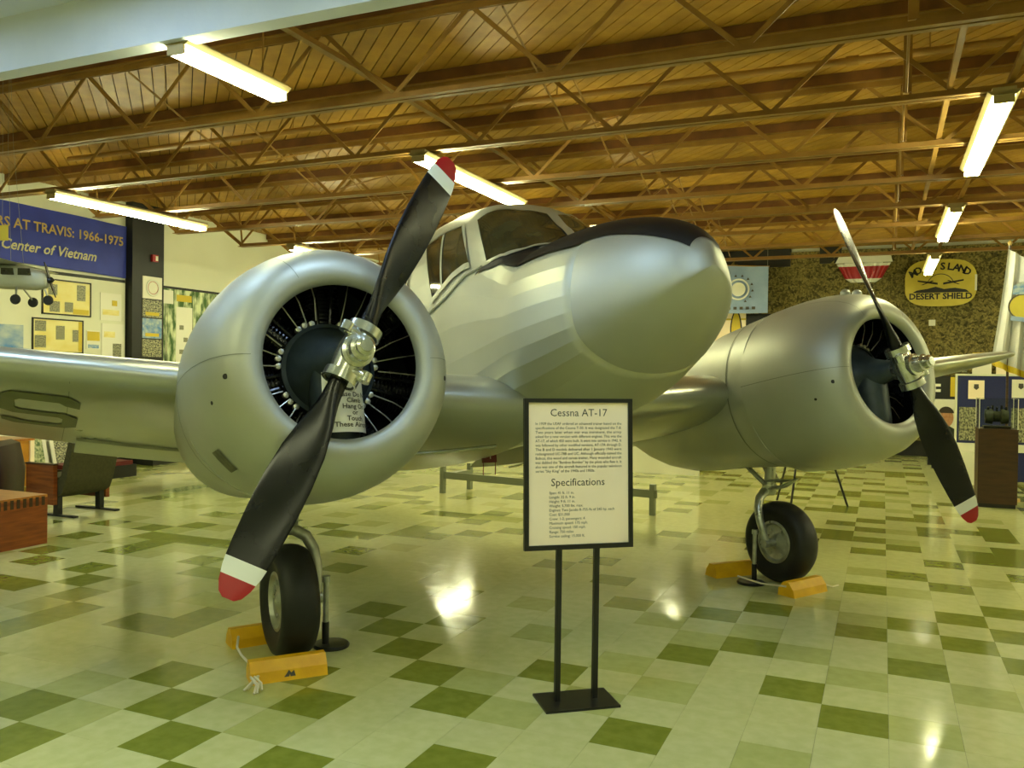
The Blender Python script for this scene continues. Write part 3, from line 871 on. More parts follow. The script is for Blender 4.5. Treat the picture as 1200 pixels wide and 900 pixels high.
    ty = MB().lathe(tp, (0, y0, TR), (0, 1, 0), 56, up=(1, 0, 0)).build('tyre', M_['rubber'], gear, True, 60)
    wh = MB().lathe([(-.078, .168), (-.082, .15), (-.06, .135), (-.05, .09), (-.07, .05), (-.08, 0)], (0, y0, TR), (0, 1, 0), 36, up=(1, 0, 0))
    wh.lathe([(.078, .168), (.082, .15), (.06, .135), (.05, .09), (.07, .05), (.08, 0)], (0, y0, TR), (0, 1, 0), 36, up=(1, 0, 0))
    for k in range(6):
        a = 2 * PI * k / 6
        for q in (-1, 1): wh.tube([(.11 * math.cos(a), y0 + q * .045, TR + .11 * math.sin(a)), (.11 * math.cos(a), y0 + q * .062, TR + .11 * math.sin(a))], .016, 8)
    wh.build('wheel_hub', M_['gear_metal'], gear, True, 40)
# red streamer tag under the belly
tg = MB().box(-.80, -.77, -.36, -.25, -.37, -.27).xf(B)
rtag = tg.build('warning_streamer', M_['red_tag'], ac)
for yy in (-.355, -.255): MB().tube([B(-.785, yy, -.37), B(-.785, yy - .01, -.46)], .004, 5).build('streamer_cord', M_['red_tag'], rtag)
text_on('T', .07, frame_M(Vector(B(-.765, -.305, -.345)), (0, 1, 0), Vector((-SB, 0, CB))), M_['card'], rtag)
# small drain pipe below the inboard wing
for sg in (-1,):
    MB().tube([B(-.35, sg * 1.15, -.33), B(-.30, sg * .5, -.30)], .012, 8).build('belly_pipe', M_['alu_polish'], ac, True)

# ------------------------------------------------------------------ things at the aircraft
def aw(x, y, z=0):
    c, s = math.cos(AC_RZ), math.sin(AC_RZ)
    return (AC_LOC[0] + x * c - y * s, AC_LOC[1] + x * s + y * c, z)
for sg, nm in ((-1, 'short black-footed grey support post beside the wheel under the propeller with the card'), (1, 'short black-footed grey support post beside the wheel under the engine by the easel')):
    t = thing('support_stand', nm, 'stand', aw(-.05, sg * (ENG - .265)), AC_RZ)
    MB().lathe([(0, .105), (.012, .108), (.02, .10), (.024, .02), (.024, 0)], (0, 0, 0), (0, 0, 1), 36).build('base_disc', M_['sign_black'], t, True, 40)
    MB().tube([(0, sg * .035, .02), (0, sg * .035, .15)], .021, 14).build('lower_sleeve', M_['sign_black'], t, True)
    p = MB().tube([(0, sg * .035, .15), (0, sg * .035, .40)], .0165, 14)
    p.tube([(0, sg * .035, .385), (0, sg * .035, .42)], .024, 14)
    p.build('post', M_['gear_metal'], t, True)
chp = [(-.075, 0), (.075, 0), (.06, .055), (.02, .105), (-.03, .105), (-.07, .05)]
def chock(x, y, rz, label, flip):
    t = thing('wheel_chock', label, 'wheel chock', aw(x, y), AC_RZ + rz)
    Mx = Matrix(((flip, 0, 0), (0, 0, 1), (0, 1, 0))).to_4x4()
    MB().prism(chp, -.20, .20, Mx).build('body', M_['chock'], t)
    return t
c1 = chock(.32, -2.04, R(-3), 'yellow chock with white rope in front of the wheel below the card', 1)
rp = MB()
rr_ = random.Random(3)
for k in range(7):
    a = rr_.uniform(0, 6.28)
    p0 = Vector((.10, -.19, .035))
    rp.tube([p0, p0 + Vector((.03, -.02 * math.cos(a), .03)), p0 + Vector((.05 + .02 * math.cos(a), .03 * math.sin(a), .0)), p0 + Vector((.07 + .04 * math.cos(a), .05 * math.sin(a) - .02, -.028))], .006, 6)
rp.build('rope_tuft', M_['rope'], c1, True)
MB().tube([(.02, -.19, .09), (-.2, -.205, .075), (-.4, -.20, .06), (-.56, -.17, .07)], .007, 7).build('rope', M_['rope'], c1, True)
MB().prism([(-.03, 0), (-.005, 0), (0, .012), (.004, 0), (.03, 0), (.022, .03), (.008, .018), (-.004, .034), (-.016, .016)], .001, .003, frame_M(Vector((.0705, 0, .02)), (0, 1, 0), (-.26, 0, .96))).build('painted_mark', M_['ink'], c1)
chock(-.33, -2.02, R(4), 'yellow chock wedged behind the wheel below the card', -1)
c2 = chock(.34, 1.83, R(6), 'yellow chock in front of the far wheel by the easel', 1)
MB().tube([(.0, .2, .06), (.02, .26, .03), (.03, .33, .008), (.02, .42, .006)], .006, 6).build('rope', M_['rope'], c2, True)
MB().tube([(.0, -.2, .075), (-.2, -.235, .06), (-.45, -.2, .06)], .007, 7).build('rope', M_['rope'], c2, True)
chock(-.34, 1.75, R(-5), 'yellow chock wedged behind the far wheel by the easel', -1)
# do-not-touch card wrapped on the near engine's intake fairing
cd = thing('warning_card', 'white do-not-touch card curved in front of the engine below the propeller hub', 'card', AC_LOC, AC_RZ)
CR = .128
def card_pt(a, z, off=0.): return B(.80 + (CR + off) * math.cos(a), -ENG + (CR * 1.02 + off) * math.sin(a), z)
A0, A1, Z0, Z1 = R(-42), R(76), -.335, -.03
g = [[card_pt(A0 + (A1 - A0) * k / 20, z, o) for k in range(21)] for z, o in ((Z0, .012), (Z1, .0))]
cm = MB().loft(g, False, False, False)
cm.loft([[card_pt(A0 + (A1 - A0) * k / 20, z, o - .002) for k in range(21)] for z, o in ((Z0, .012), (Z1, .0))], False, False, False)
cm.build('sheet', M_['card'], cd, True, 60)
AM = R(24)
def wrap(tmx, zc):
    tmx.xf(lambda x, y, z: card_pt(AM + x / CR, zc + y, .004 + .012 * (Z1 - zc - y) / (Z1 - Z0)))
    me = bpy.data.meshes.new('lettering'); me.from_pydata(tmx.v, [], tmx.f); return me
for k, s_ in enumerate(('Please Do Not', 'Climb', 'Hang On', 'or', 'Touch', 'These Aircraft')):
    me = wrap(text_mb(s_, .033, bold=.0006), -.165 - .029 * k); me.materials.append(M_['ink']); link('lettering', me, cd)
em = MB()
for q in (-1, 1):
    pts = [(q * (.006 + .013 * math.sin(PI * k / 8)), -.017 + .034 * k / 8) for k in range(9)] + [(q * (.004 + .004 * math.sin(PI * k / 8)), -.017 + .034 * k / 8) for k in range(8, -1, -1)]
    em.add([(a, b, 0) for a, b in pts], [tuple(range(len(pts)))])
me = wrap(em, -.095); me.materials.append(M_['ink_red']); link('emblem', me, cd)

# ------------------------------------------------------------------ the sign
SR = R(38)
sign = thing('information_sign', 'framed cream information sign on two black posts with a flat base', 'sign', (-1.375, 3.985, 0), SR)
MB().box(-.19, .19, -.125, .115, 0, .012).build('base_plate', M_['sign_black'], sign)
for x in (-.098, .098): MB().box(x - .013, x + .013, -.013, .013, .012, .80).build('post', M_['sign_black'], sign)
TIL = R(-3)
SM = Matrix.Translation((0, -.02, .765)) @ Matrix.Rotation(TIL, 4, 'X')
HW, SH = .282, .742
fr = MB()
for b in ((-HW, -HW + .022, 0, SH), (HW - .022, HW, 0, SH), (-HW + .022, HW - .022, 0, .024), (-HW + .022, HW - .022, SH - .02, SH)):
    fr.box(b[0], b[1], -.012, .014, b[2], b[3], M=SM)
fr.build('frame', M_['sign_black'], sign)
MB().box(-HW + .02, HW - .02, -.002, .010, .02, SH - .018, M=SM).build('panel', M_['paper'], sign)
def sm_(x, z): return SM @ frame_M(Vector((x, -.0035, z)), (1, 0, 0), (0, 0, 1))
text_on('Cessna AT-17', .052, sm_(0, .655), M_['ink'], sign)
text_on('Specifications', .052, sm_(-.005, .312), M_['ink'], sign)
para = ['In 1939 the USAF ordered an advanced trainer based on the', 'specifications of the Cessna T-50. It was designated the T-8.', 'Two years later when war was imminent, the army', 'asked for a new version with different engines. This was the', 'AT-17, of which 450 were built. It went into service in 1942. It', 'was followed by other modified versions, AT-17A through D.', 'The B and D models delivered after 1 January 1943 were', 'redesignated UC-78B and UC. Although officially named the', 'Bobcat, this wood and canvas trainer, Many wounded aircraft', 'was dubbed the "Bamboo Bomber" by the pilots who flew it. It', 'also was one of the aircraft featured in the popular television', 'series "Sky King" of the 1940s and 1950s.']
def line(s_, x, z, wmax, size, force):
    mb = text_mb(s_, size, 'LEFT')
    wd = max(v[0] for v in mb.v)
    k = wmax / wd if (force or wd > wmax) else 1
    Mx = sm_(x, z)
    mb.xf(lambda a, b, c: Mx @ Vector((a * k, b, c)))
    me = bpy.data.meshes.new('lettering'); me.from_pydata(mb.v, [], mb.f); me.materials.append(M_['ink']); link('lettering', me, sign)
for k, s_ in enumerate(para): line(s_, -.225, .612 - .0212 * k, .45, .0185, k < 11)
spec = ['Span: 41 ft. 11 in.', 'Length: 32 ft. 9 in.', 'Height: 9 ft. 11 in.', 'Weight: 5,700 lbs. max.', 'Engines: Two Jacobs R-755-9s of 245 hp. each', 'Cost: $31,000', 'Crew: 1-2, passengers: 4', 'Maximum speed: 175 mph.', 'Cruising speed: 150 mph.', 'Range: 750 miles', 'Service ceiling: 15,000 ft.']
for k, s_ in enumerate(spec): line(s_, -.155, .272 - .0212 * k, .34, .0185, False)
# ------------------------------------------------------------------ banner wall (left)
WX = XL
def lw(name, y0, y1, z0, z1, m_, parent=None, d0=0., d1=.012):
    return MB().box(WX + d0, WX + d1, y0, y1, z0, z1).build(name, m_, parent)
def LT(y, z, d): return frame_M(Vector((WX + d, y, z)), (0, 1, 0), (0, 0, 1))
ban = thing('wall_banner', 'long blue banner with gold lettering about Travis hung high on the white wall', 'banner', (0, 0, 0))
g = [[(WX + .045 + .012 * math.sin(y * 5 + z), y, z + .03 * math.sin((y - 6) * .7)) for z in (3.13, 3.4, 3.7, 4.0)] for y in [5.6 + k * .14 for k in range(36)]]
bm_ = MB().loft(g, False, False, False)
bm_.loft([[(p[0] - .006, p[1], p[2]) for p in r] for r in g], False, False, False)
bm_.build('cloth', M_['blue'], ban, True)
text_on('ERS AT TRAVIS: 1966-1975', .205, LT(10.42, 3.66, .068), M_['gold'], ban, align='RIGHT', bold=.004)
text_on('e Center of Vietnam', .215, LT(9.88, 3.34, .068), M_['silver_ink'], ban, align='RIGHT', shear=.3, bold=.004)
# white exhibit panel below the banner
ep = tag(lw('exhibit_board', 5.5, 10.49, 1.2, 3.05, M_['wall_white'], None, .004, .03), 'large white exhibit board covered in framed prints below the blue banner', 'exhibit board')
lw('panel_moulding', 5.5, 10.49, 3.05, 3.10, M_['black_trim'], ep, .004, .03)
def framed(y0, y1, z0, z1, label, photos, border=True, base='cream_print'):
    t = thing('framed_print', label, 'framed print', (WX + .0305, (y0 + y1) / 2, z0))
    hw, h = (y1 - y0) / 2, z1 - z0
    MB().box(0, .012, -hw, hw, 0, h).build('sheet', M_[base], t)
    if border:
        f = MB()
        for b in ((-hw, -hw + .022, 0, h), (hw - .022, hw, 0, h), (-hw, hw, 0, .022), (-hw, hw, h - .022, h)): f.box(.0, .02, b[0], b[1], b[2], b[3])
        f.build('frame', M_['black_trim'], t)
    for (a, b, c, d, mk) in photos:
        MB().box(.012, .015, -hw + a * 2 * hw, -hw + b * 2 * hw, c * h, d * h).build('photo', M_[mk], t)
    return t
framed(8.94, 9.81, 2.43, 2.98, 'cream print with a yellow corner and four small photographs, framed in black under the banner', [(.12, .3, .55, .85, 'photo_grey'), (.70, .88, .45, .9, 'photo_grey'), (.15, .35, .08, .38, 'photo_grey'), (.45, .62, .1, .38, 'photo_grey'), (.62, .95, .06, .2, 'yellow_print')])
framed(8.78, 9.67, 1.84, 2.37, 'cream print with three photographs and yellow side, framed in black, lower on the board', [(.05, .26, .62, .92, 'photo_grey'), (.05, .26, .15, .5, 'photo_grey'), (.45, .62, .4, .8, 'photo_grey'), (.78, .9, .35, .7, 'photo_grey'), (.90, .97, .06, .95, 'yellow_print')])
framed(9.99, 10.40, 2.40, 2.85, 'pale text sheet with a small yellow mark pinned beside the framed prints', [(.55, .8, .55, .75, 'yellow_print'), (.1, .9, .2, .4, 'cream_print')], False, 'card')
framed(10.02, 10.45, 1.70, 2.35, 'pale text sheet with a dark figure photograph low beside the black column', [(.5, .9, .1, .5, 'photo_grey'), (.1, .6, .65, .8, 'cream_print')], False, 'card')
framed(9.73, 9.99, 1.92, 2.22, 'small yellow and blue caption card between framed print and text sheets', [(.05, .95, .45, .95, 'yellow_print'), (.1, .9, .05, .25, 'photo_sky')], False, 'card')
framed(7.3, 8.64, 1.5, 2.24, 'wide greenish landscape photograph at the end of the exhibit board', [(.02, .98, .02, .5, 'photo_green'), (.78, .98, .05, .3, 'photo_grey')], False, 'photo_sky')
colm = tag(MB().box(WX, WX + .16, 10.52, 11.20, 0, ZD).build('wall_column', M_['black_trim']), 'black wall column between exhibit board and forest mural', kind='structure')
def colp(name, z0, z1, label, cat, base, extra=()):
    t = thing(name, label, cat, (WX + .16, 10.93, z0))
    MB().box(0, .012, -.20, .22, 0, z1 - z0).build('sheet', M_[base], t)
    for a in extra: a(t, z1 - z0)
    return t
def ringx(t, h):
    MB().lathe([(.0, .125), (.012, .15), (.02, .145), (.018, .12)], (.012, .01, h / 2), (1, 0, 0), 32).build('plate_rim', M_['white_paint'], t, True)
    MB().lathe([(.012, .12), (.013, 0)], (.012, .01, h / 2), (1, 0, 0), 32).build('plate', M_['card'], t)
    MB().lathe([(.0135, .112), (.0145, .112), (.0145, .104)], (.012, .01, h / 2), (1, 0, 0), 32).build('plate_ring', M_['ink_red'], t)
colp('plate_panel', 2.82, 3.20, 'white square panel with a round plate on the black column', 'wall panel', 'card', (ringx,))
def cap(t, h): MB().box(.012, .015, -.14, .16, .03, .09).build('caption', M_['yellow_print'], t)
colp('photo_panel', 2.50, 2.80, 'grey aerial photograph with caption under the round plate', 'photograph', 'photo_grey', (cap,))
colp('photo_panel', 2.14, 2.48, 'photograph with blue sky and yellow caption on the black column', 'photograph', 'photo_sky', (cap,))
colp('photo_panel', 1.82, 2.12, 'dark machinery photograph lowest on the black column', 'photograph', 'photo_grey')
t = thing('fire_alarm', 'small red fire alarm box high on the black column', 'fire alarm', (WX + .16, 10.97, 3.46))
MB().box(0, .05, -.06, .06, 0, .12).build('box', M_['red_paint'], t)
MB().box(.05, .054, .0, .05, .02, .1).build('strobe', M_['card'], t)
mu = thing('forest_mural', 'tall green and white forest mural on the wall beside the black column', 'mural', (WX + .004, 11.24, 0))
MB().box(0, .03, 0, 2.4, .5, 3.05).build('sheet', M_['mural'], mu)
MB().box(0, .05, 0, 2.4, 3.05, 3.09).build('moulding', M_['black_trim'], mu)
rt2 = random.Random(5)
for k in range(16):
    y = .1 + 2.2 * rt2.random()
    MB().prism([(y, .6 + rt2.random()), (y + .02 + .03 * rt2.random(), .6), (y + .05 * rt2.random(), 3.0)], .031, .033, Matrix(((0, 0, 1), (1, 0, 0), (0, 1, 0))).to_4x4()).build('tree_trunk', M_['photo_green'] if k % 2 else M_['green_metal'], mu)
for y0, y1, z0, z1, mk in ((.37, .76, 1.2, 2.74, 'card'), (.38, .74, 2.84, 2.96, 'yellow_print'), (.05, .3, 2.78, 3.02, 'card'), (.9, 1.25, 1.1, 1.9, 'card')):
    MB().box(.032, .036, y0, y1, z0, z1).build('text_panel', M_[mk], mu)
for k in range(5): MB().box(.036, .038, .45 + .1 * (k % 2), .55 + .1 * (k % 2), 1.45 + .22 * k, 1.53 + .22 * k).build('photo', M_['photo_grey'], mu)

# leaning boards and low exhibits under the banner
for k, (y0, y1, z1, lb, mk) in enumerate(((8.45, 8.95, .58, 'white leaning board with a green uniform photograph below the exhibit board', 'photo_green'), (9.02, 9.5, .52, 'white leaning board with a reddish floral photograph below the exhibit board', 'photo_grey'), (7.6, 8.3, .6, 'white leaning board with a grey photograph behind the orange cabinet', 'photo_grey'))):
    t = thing('leaning_board', lb, 'display board', (WX + .05, y0, 0))
    Mx = Matrix.Translation((.16, 0, .06)) @ Matrix.Rotation(R(-14), 4, 'Y')
    MB().box(0, .02, 0, y1 - y0, 0, z1, M=Mx).build('board', M_['card'], t)
    MB().box(.02, .023, .06, y1 - y0 - .06, .06, z1 - .05, M=Mx).build('photo', M_[mk], t)
    MB().box(.0, .3, 0, y1 - y0, 0, .06).build('plinth', M_['black_trim'], t)
for y0, lb in ((10.55, 'white slanted caption board on black plinth right by the column'), (11.25, 'white slanted caption board on black plinth below the mural')):
    t = thing('caption_board', lb, 'display board', (WX + .17, y0, 0))
    MB().box(0, .45, 0, .62, 0, .14).build('plinth', M_['black_trim'], t)
    Mx = Matrix.Translation((.03, 0, .33)) @ Matrix.Rotation(R(24), 4, 'Y')
    MB().box(0, .42, .01, .61, -.015, 0, M=Mx).build('board', M_['card'], t)
    MB().box(.12, .2, .15, .22, 0, .002, M=Mx).build('emblem', M_['photo_grey'], t)
    MB().box(.03, .06, .05, .57, .13, .33).build('support', M_['black_trim'], t)

# lounge furniture
tb = thing('coffee_table', 'brown oak box table with finger-jointed top edge beside the wing', 'table', (-7.05, 5.45, 0))
MB().box(-.75, 0, -1.35, 0, 0, .43).build('body', M_['wood'], tb)
MB().box(-.75, -.0, -1.35, 0, .43, .455).build('top', M_['wood_top'], tb)
for k in range(22):
    MB().box(-.002, .004, -1.34 + k * .061, -1.31 + k * .061, .36, .44).build('finger_joint', M_['wood_dark'], tb)
for k in range(12):
    MB().box(-.74 + k * .061, -.71 + k * .061, -.002, .004, .36, .44).build('finger_joint', M_['wood_dark'], tb)
ch = thing('lounge_chair', 'olive lounge chair with oak arm panels on flat black feet', 'chair', (-8.38, 6.78, 0))
for y in (-.34, .34):
    MB().box(-.26, .17, y - .025, y + .025, .13, .56).build('arm_panel', M_['wood'], ch)
    MB().box(-.27, .18, y - .03, y + .03, .56, .575).build('arm_cap', M_['wood_dark'], ch)
for y in (-.28, .26):
    MB().box(.10, .17, y - .03, y + .03, .015, .30).build('leg', M_['black_trim'], ch)
    MB().box(-.22, .42, y - .03, y + .03, 0, .016).build('foot', M_['black_trim'], ch)
bk = MB()
prof = [(.06, .24), (.14, .20), (.24, .26), (.30, .40), (.40, .80), (.33, .83), (.22, .45), (.10, .34)]
bk.loft([[(x, y, z) for x, z in prof] for y in (-.31, -.29, .29, .31)])
bk.build('backrest', M_['olive_fabric'], ch, True, 40)
MB().box(-.30, .14, -.31, .31, .28, .42).build('seat', M_['olive_fabric'], ch)
dk = thing('armchair', 'dark maroon padded armchair behind the oak table', 'armchair', (-9.32, 6.36, 0), R(35))
s_ = MB()
s_.loft([[(x * q, y, z) for x, z in ((.34, .12), (.36, .45), (.30, .74), (.20, .78), (.14, .5), (.14, .12))] for y, q in ((-.36, .94), (-.33, 1), (.33, 1), (.36, .94))])
s_.build('backrest', M_['maroon'], dk, True, 40)
MB().box(-.30, .16, -.26, .26, .12, .42).build('seat', M_['maroon'], dk)
for y in (-.34, .34):
    s_ = MB().loft([[(x, y + dy, z) for dy, z in ((-.07, .12), (-.08, .5), (-.05, .56), (.05, .56), (.08, .5), (.07, .12))] for x in (-.32, .2)])
    s_.build('armrest', M_['maroon'], dk, True, 50)
for x in (-.26, .28):
    for y in (-.3, .3): MB().box(x - .03, x + .03, y - .03, y + .03, 0, .12).build('leg', M_['black_trim'], dk)
cb = thing('cabinet', 'orange wood cabinet with pale corner post behind the armchair', 'cabinet', (-10.9, 7.55, 0))
MB().box(-.35, .25, -.8, .45, 0, .62).build('body', M_['orange_wood'], cb)
MB().box(-.37, .27, -.82, .47, .62, .65).build('top', M_['wood_top'], cb)
MB().box(.25, .28, .40, .46, 0, .62).build('corner_post', M_['paper'], cb)
for y in (-.78, -.19): MB().box(.25, .265, y, y + .56, .05, .58).build('door', M_['orange_wood'], cb)
rb = thing('display_case', 'low red-topped display case beside the olive lounge chair', 'display case', (-10.6, 8.9, 0))
MB().box(-.3, .3, -.55, .55, .0, .18).build('plinth', M_['black_trim'], rb)
MB().box(-.28, .28, -.5, .5, .18, .24).build('red_cloth', M_['red_tag'], rb)

# hanging model aeroplane
MA = thing('model_aeroplane', 'small grey high-wing model aeroplane hanging on strings before the banner', 'model', (-7.12, 5.08, 2.40), R(30))
fr_ = [(.36, .05, -.005), (.34, .075, -.0), (.26, .095, .0), (.14, .105, .015), (0, .11, .02), (-.15, .095, .02), (-.35, .06, .04), (-.6, .03, .07)]
rings = [[(x, r * .8 * math.copysign(abs(math.cos(a)) ** .7, math.cos(a)), z + r * math.copysign(abs(math.sin(a)) ** .7, math.sin(a))) for a in (2 * PI * k / 20 for k in range(20))] for x, r, z in fr_]
mf = MB().loft(rings).build('fuselage', M_['alu_matte'], MA, True, 50)
for q in (-1, 1):
    for x0 in (-.14, .0, .14):
        MB().prism([(x0, .03), (x0 + .11, .03), (x0 + .10, .09), (x0, .09)], .080, .087, Matrix(((1, 0, 0), (0, 0, q), (0, 1, 0))).to_4x4()).build('cabin_window', M_['glass_dark'], mf)
wr = [[(.15 - .28 * u, y, .135 + (.02 * math.sin(PI * u) if k == 0 else -.008 * math.sin(PI * u))) for k, us_ in ((0, [0, .15, .3, .5, .75, 1]), (1, [.75, .5, .3, .15])) for u in us_] for y in (-.75, -.7, 0, .7, .75)]
MB().loft(wr).build('wing', M_['alu_matte'], MA, True, 50)
tr = [[(-.48 - .12 * u, y, .10 + (.006 if u in (0, 1) else .012) * k) for k, us_ in ((1, [0, .5, 1]), (-1, [.5])) for u in us_] for y in (-.26, 0, .26)]
MB().loft(tr).build('tailplane', M_['alu_matte'], MA)
MB().prism([(-.44, .09), (-.62, .09), (-.63, .28), (-.55, .28)], -.006, .006, Matrix(((1, 0, 0), (0, 0, 1), (0, 1, 0))).to_4x4()).build('fin', M_['alu_matte'], MA)
mp_ = MB()
mp_.lathe([(0, .03), (.03, .028), (.055, 0)], (.36, 0, 0), (1, 0, 0), 14)
for q in (-1, 1): mp_.prism([(-.016, 0), (.016, 0), (.02, .12), (.0, .19), (-.014, .12)], -.004, .004, frame_M(Vector((.375, 0, 0)), (0, .77, .64), (0, -.64 * q, .77 * q)))
mp_.build('propeller', M_['black_gloss'], MA)
for q in (-1, 1):
    lg = MB().tube([(.12, q * .06, -.07), (.16, q * .16, -.17)], .008, 6).build('gear_leg', M_['gear_metal'], MA)
    MB().lathe([(-.018, .0), (-.018, .035), (0, .045), (.018, .035), (.018, 0)], (.16, q * .17, -.19), (0, 1, 0), 16).build('wheel', M_['rubber'], lg, True)
MB().tube([(.32, 0, -.05), (.36, 0, -.16)], .008, 6).build('nose_leg', M_['gear_metal'], MA)
MB().lathe([(-.018, .0), (-.018, .035), (0, .045), (.018, .035), (.018, 0)], (.36, 0, -.18), (0, 1, 0), 16).build('wheel', M_['rubber'], MA, True)
for p in ((.1, -.12, .15), (.1, .12, .15), (-.3, 0, .09)): MB().tube([p, (p[0] * .4, p[1] * .4, 1.2), (p[0] * .3, 0, 2.01)], .0013, 4).build('string', M_['cord'], MA)
yt_ = thing('hanging_tag', 'small yellow tag hanging on string above the model aeroplane', 'tag', (-7.02, 4.98, 2.72), R(20))
MB().box(-.05, .05, -.008, .008, 0, .13).build('card', M_['yellow_print'], yt_)
MB().tube([(0, 0, .13), (.0, .0, 1.69)], .0013, 4).build('string', M_['cord'], yt_)

# ------------------------------------------------------------------ behind the aircraft
ra = thing('low_barrier', 'grey low tubular barrier standing behind the fuselage', 'barrier', (-5.39, 10.05, 0), R(-8))
for x, y in ((0, 0), (.06, .55), (1.55, 0), (1.61, .55), (3.0, .0)): MB().box(x - .03, x + .03, y - .03, y + .03, 0, .36).build('post', M_['rail'], ra)
for z0 in (.20,): MB().box(-.02, 3.05, -.02, .02, z0, z0 + .09).build('rail', M_['rail'], ra)
MB().box(-.02, .10, .0, .55, .22, .27).build('rail', M_['rail'], ra)
ea = thing('easel', 'thin black three-legged easel standing behind the far engine', 'easel', (-.88, 11.25, 0))
for x, y in ((-.37, .34), (-.13, -.42), (.5, .17)):
    MB().tube([(x, y, 0), (x * .25, y * .25, 1.15)], .014, 8).build('leg', M_['sign_black'], ea, True)
MB().box(-.28, .28, -.16, -.13, .84, .87).build('ledge', M_['sign_black'], ea)
MB().box(-.25, .25, -.145, -.135, .87, 1.35).build('board', M_['card'], ea)

# camouflage net on the back wall
net = thing('camouflage_net', 'mottled olive camouflage net draped over the back wall', 'netting', (0, YB - .08, 0))
rn = random.Random(9)
def ny(x, z): return -.04 - .022 * math.sin(x * 2.1 + z * .8) - .018 * math.sin(x * 5.3 - z * 3.1) - .012 * math.sin(z * 6 + x)
g = [[(x, ny(x, z), z) for z in [.33 + .1145 * k for k in range(36)]] for x in [-4.2 + .12 * k for k in range(96)]]
MB().loft(g, False, False, False).build('net_sheet', M_['camo'], net, True)
for mk, cnt in (('camo_dark', 4200), ('camo_light', 3200)):
    sc = MB()
    for k in range(cnt):
        x, z = rn.uniform(-4.1, 7.1), rn.uniform(.4, 4.28)
        y = ny(x, z) - .006 - .015 * rn.random()
        a, l, h = rn.uniform(0, PI), rn.uniform(.03, .075), rn.uniform(.015, .04)
        c, s2 = math.cos(a), math.sin(a)
        sc.add([(x + l * c, y - .02 * rn.random(), z + l * s2), (x - h * s2, y, z + h * c), (x - l * c, y - .02 * rn.random(), z - l * s2), (x + h * s2, y, z - h * c)], [(0, 1, 2, 3)])
    tag(sc.build('net_scraps', M_[mk], net), kind='stuff')
tag(MB().box(-4.6, -1.9, YB - .16, YB, 4.02, ZD - .01).build('trim_1', M_['black_trim']), kind='structure')
tag(MB().box(-1.3, -.86, YB - .16, YB, 4.06, ZD - .01).build('trim_2', M_['black_trim']), kind='structure')
def BT(x, z, y): return frame_M(Vector((x, y, z)), (1, 0, 0), (0, 0, 1))
PY = Matrix(((1, 0, 0), (0, 0, 1), (0, 1, 0))).to_4x4()     # prism (x, z) polygon extruded along y
def disc(cx, cz, r0, r1, y, n=24):
    mb = MB()
    g = [[(cx + r * math.cos(2 * PI * k / n), y, cz + r * math.sin(2 * PI * k / n)) for k in range(n)] for r in (r0, r1)]
    return mb.loft(g, True, False, False)
# pale blue flag
fb_ = thing('blue_flag', 'pale blue flag with a white round emblem hanging near the net', 'flag', (0, 18.95, 0))
g = [[(x + .0 * z, .025 * math.sin((x + 3.2) * 9 + z), z - .05 * (x + 3.16) * (1 if z > 3.5 else 0)) for z in (2.98, 3.3, 3.65, 4.02)] for x in [-3.62 + .066 * k for k in range(21)]]
MB().loft(g, False, False, False).build('cloth', M_['flag_blue'], fb_, True)
disc(-2.92, 3.5, .0, .15, -.04).build('emblem_disc', M_['white_paint'], fb_)
disc(-2.92, 3.5, .20, .235, -.04).build('emblem_ring', M_['white_paint'], fb_)
for k in range(9):
    a = R(-60 + 27 * k)
    MB().prism([(-2.92 + .3 * math.cos(a) - .03, 3.5 + .3 * math.sin(a) - .022), (-2.92 + .3 * math.cos(a) + .03, 3.5 + .3 * math.sin(a) - .02), (-2.92 + .3 * math.cos(a), 3.5 + .3 * math.sin(a) + .03)], -.045, -.04, PY).build('emblem_mark', M_['ink'], fb_)
MB().tube([(-3.64, 0, 4.06), (-2.28, 0, 3.98)], .012, 8).build('pole', M_['pipe'], fb_)
for x, z in ((-3.6, 4.06), (-2.32, 3.98)): MB().tube([(x, 0, z), (x, 0, ZD - .002)], .004, 5).build('cord', M_['cord'], fb_)
for k in range(5): MB().box(-3.15 + k * .13, -3.08 + k * .13, -.05, -.045, 3.06, 3.12).build('emblem_mark', M_['ink'], fb_)
# surf poster
sp = thing('surf_poster', 'cream poster with dark red letters and a yellow surfboard', 'poster', (0, 19.37, 0))
MB().box(-3.9, -2.82, 0, .02, 1.95, 3.06).build('sheet', M_['paper'], sp)
MB().box(-3.9, -2.82, -.004, 0, 2.86, 2.90).build('stripe', M_['yellow_print'], sp)
text_on('AY', .26, BT(-3.36, 2.62, -.006), M_['red_tag'], sp, align='RIGHT', bold=.006)
sb_ = [(-3.03 + .10 * math.sin(PI * k / 12) ** .7, 2.2 + .88 * k / 12) for k in range(13)] + [(-3.03 - .10 * math.sin(PI * k / 12) ** .7, 2.2 + .88 * k / 12) for k in range(11, 0, -1)]
MB().prism([(x * 1.0 + .03 * (1 if x > -3.03 else -1), z) for x, z in sb_], -.006, -.001, PY).build('surfboard_outline', M_['black_trim'], sp)
MB().prism(sb_, -.012, -.006, PY).build('surfboard', M_['yellow_print'], sp)
for x, z in ((-3.62, 2.2), (-3.45, 2.26), (-3.3, 2.3)): MB().prism([(x, z), (x + .09, z + .03), (x + .03, z + .08)], -.006, -.002, PY).build('print_mark', M_['ink'], sp)
bp_ = thing('black_panel', 'plain black cloth panel hanging beside the surf poster', 'panel', (0, 19.36, 0))
MB().box(-2.80, -2.25, 0, .03, 2.3, 2.97).build('cloth', M_['black_trim'], bp_)
MB().tube([(-2.8, .01, 2.98), (-2.25, .01, 2.98)], .012, 8).build('rod', M_['black_trim'], bp_)
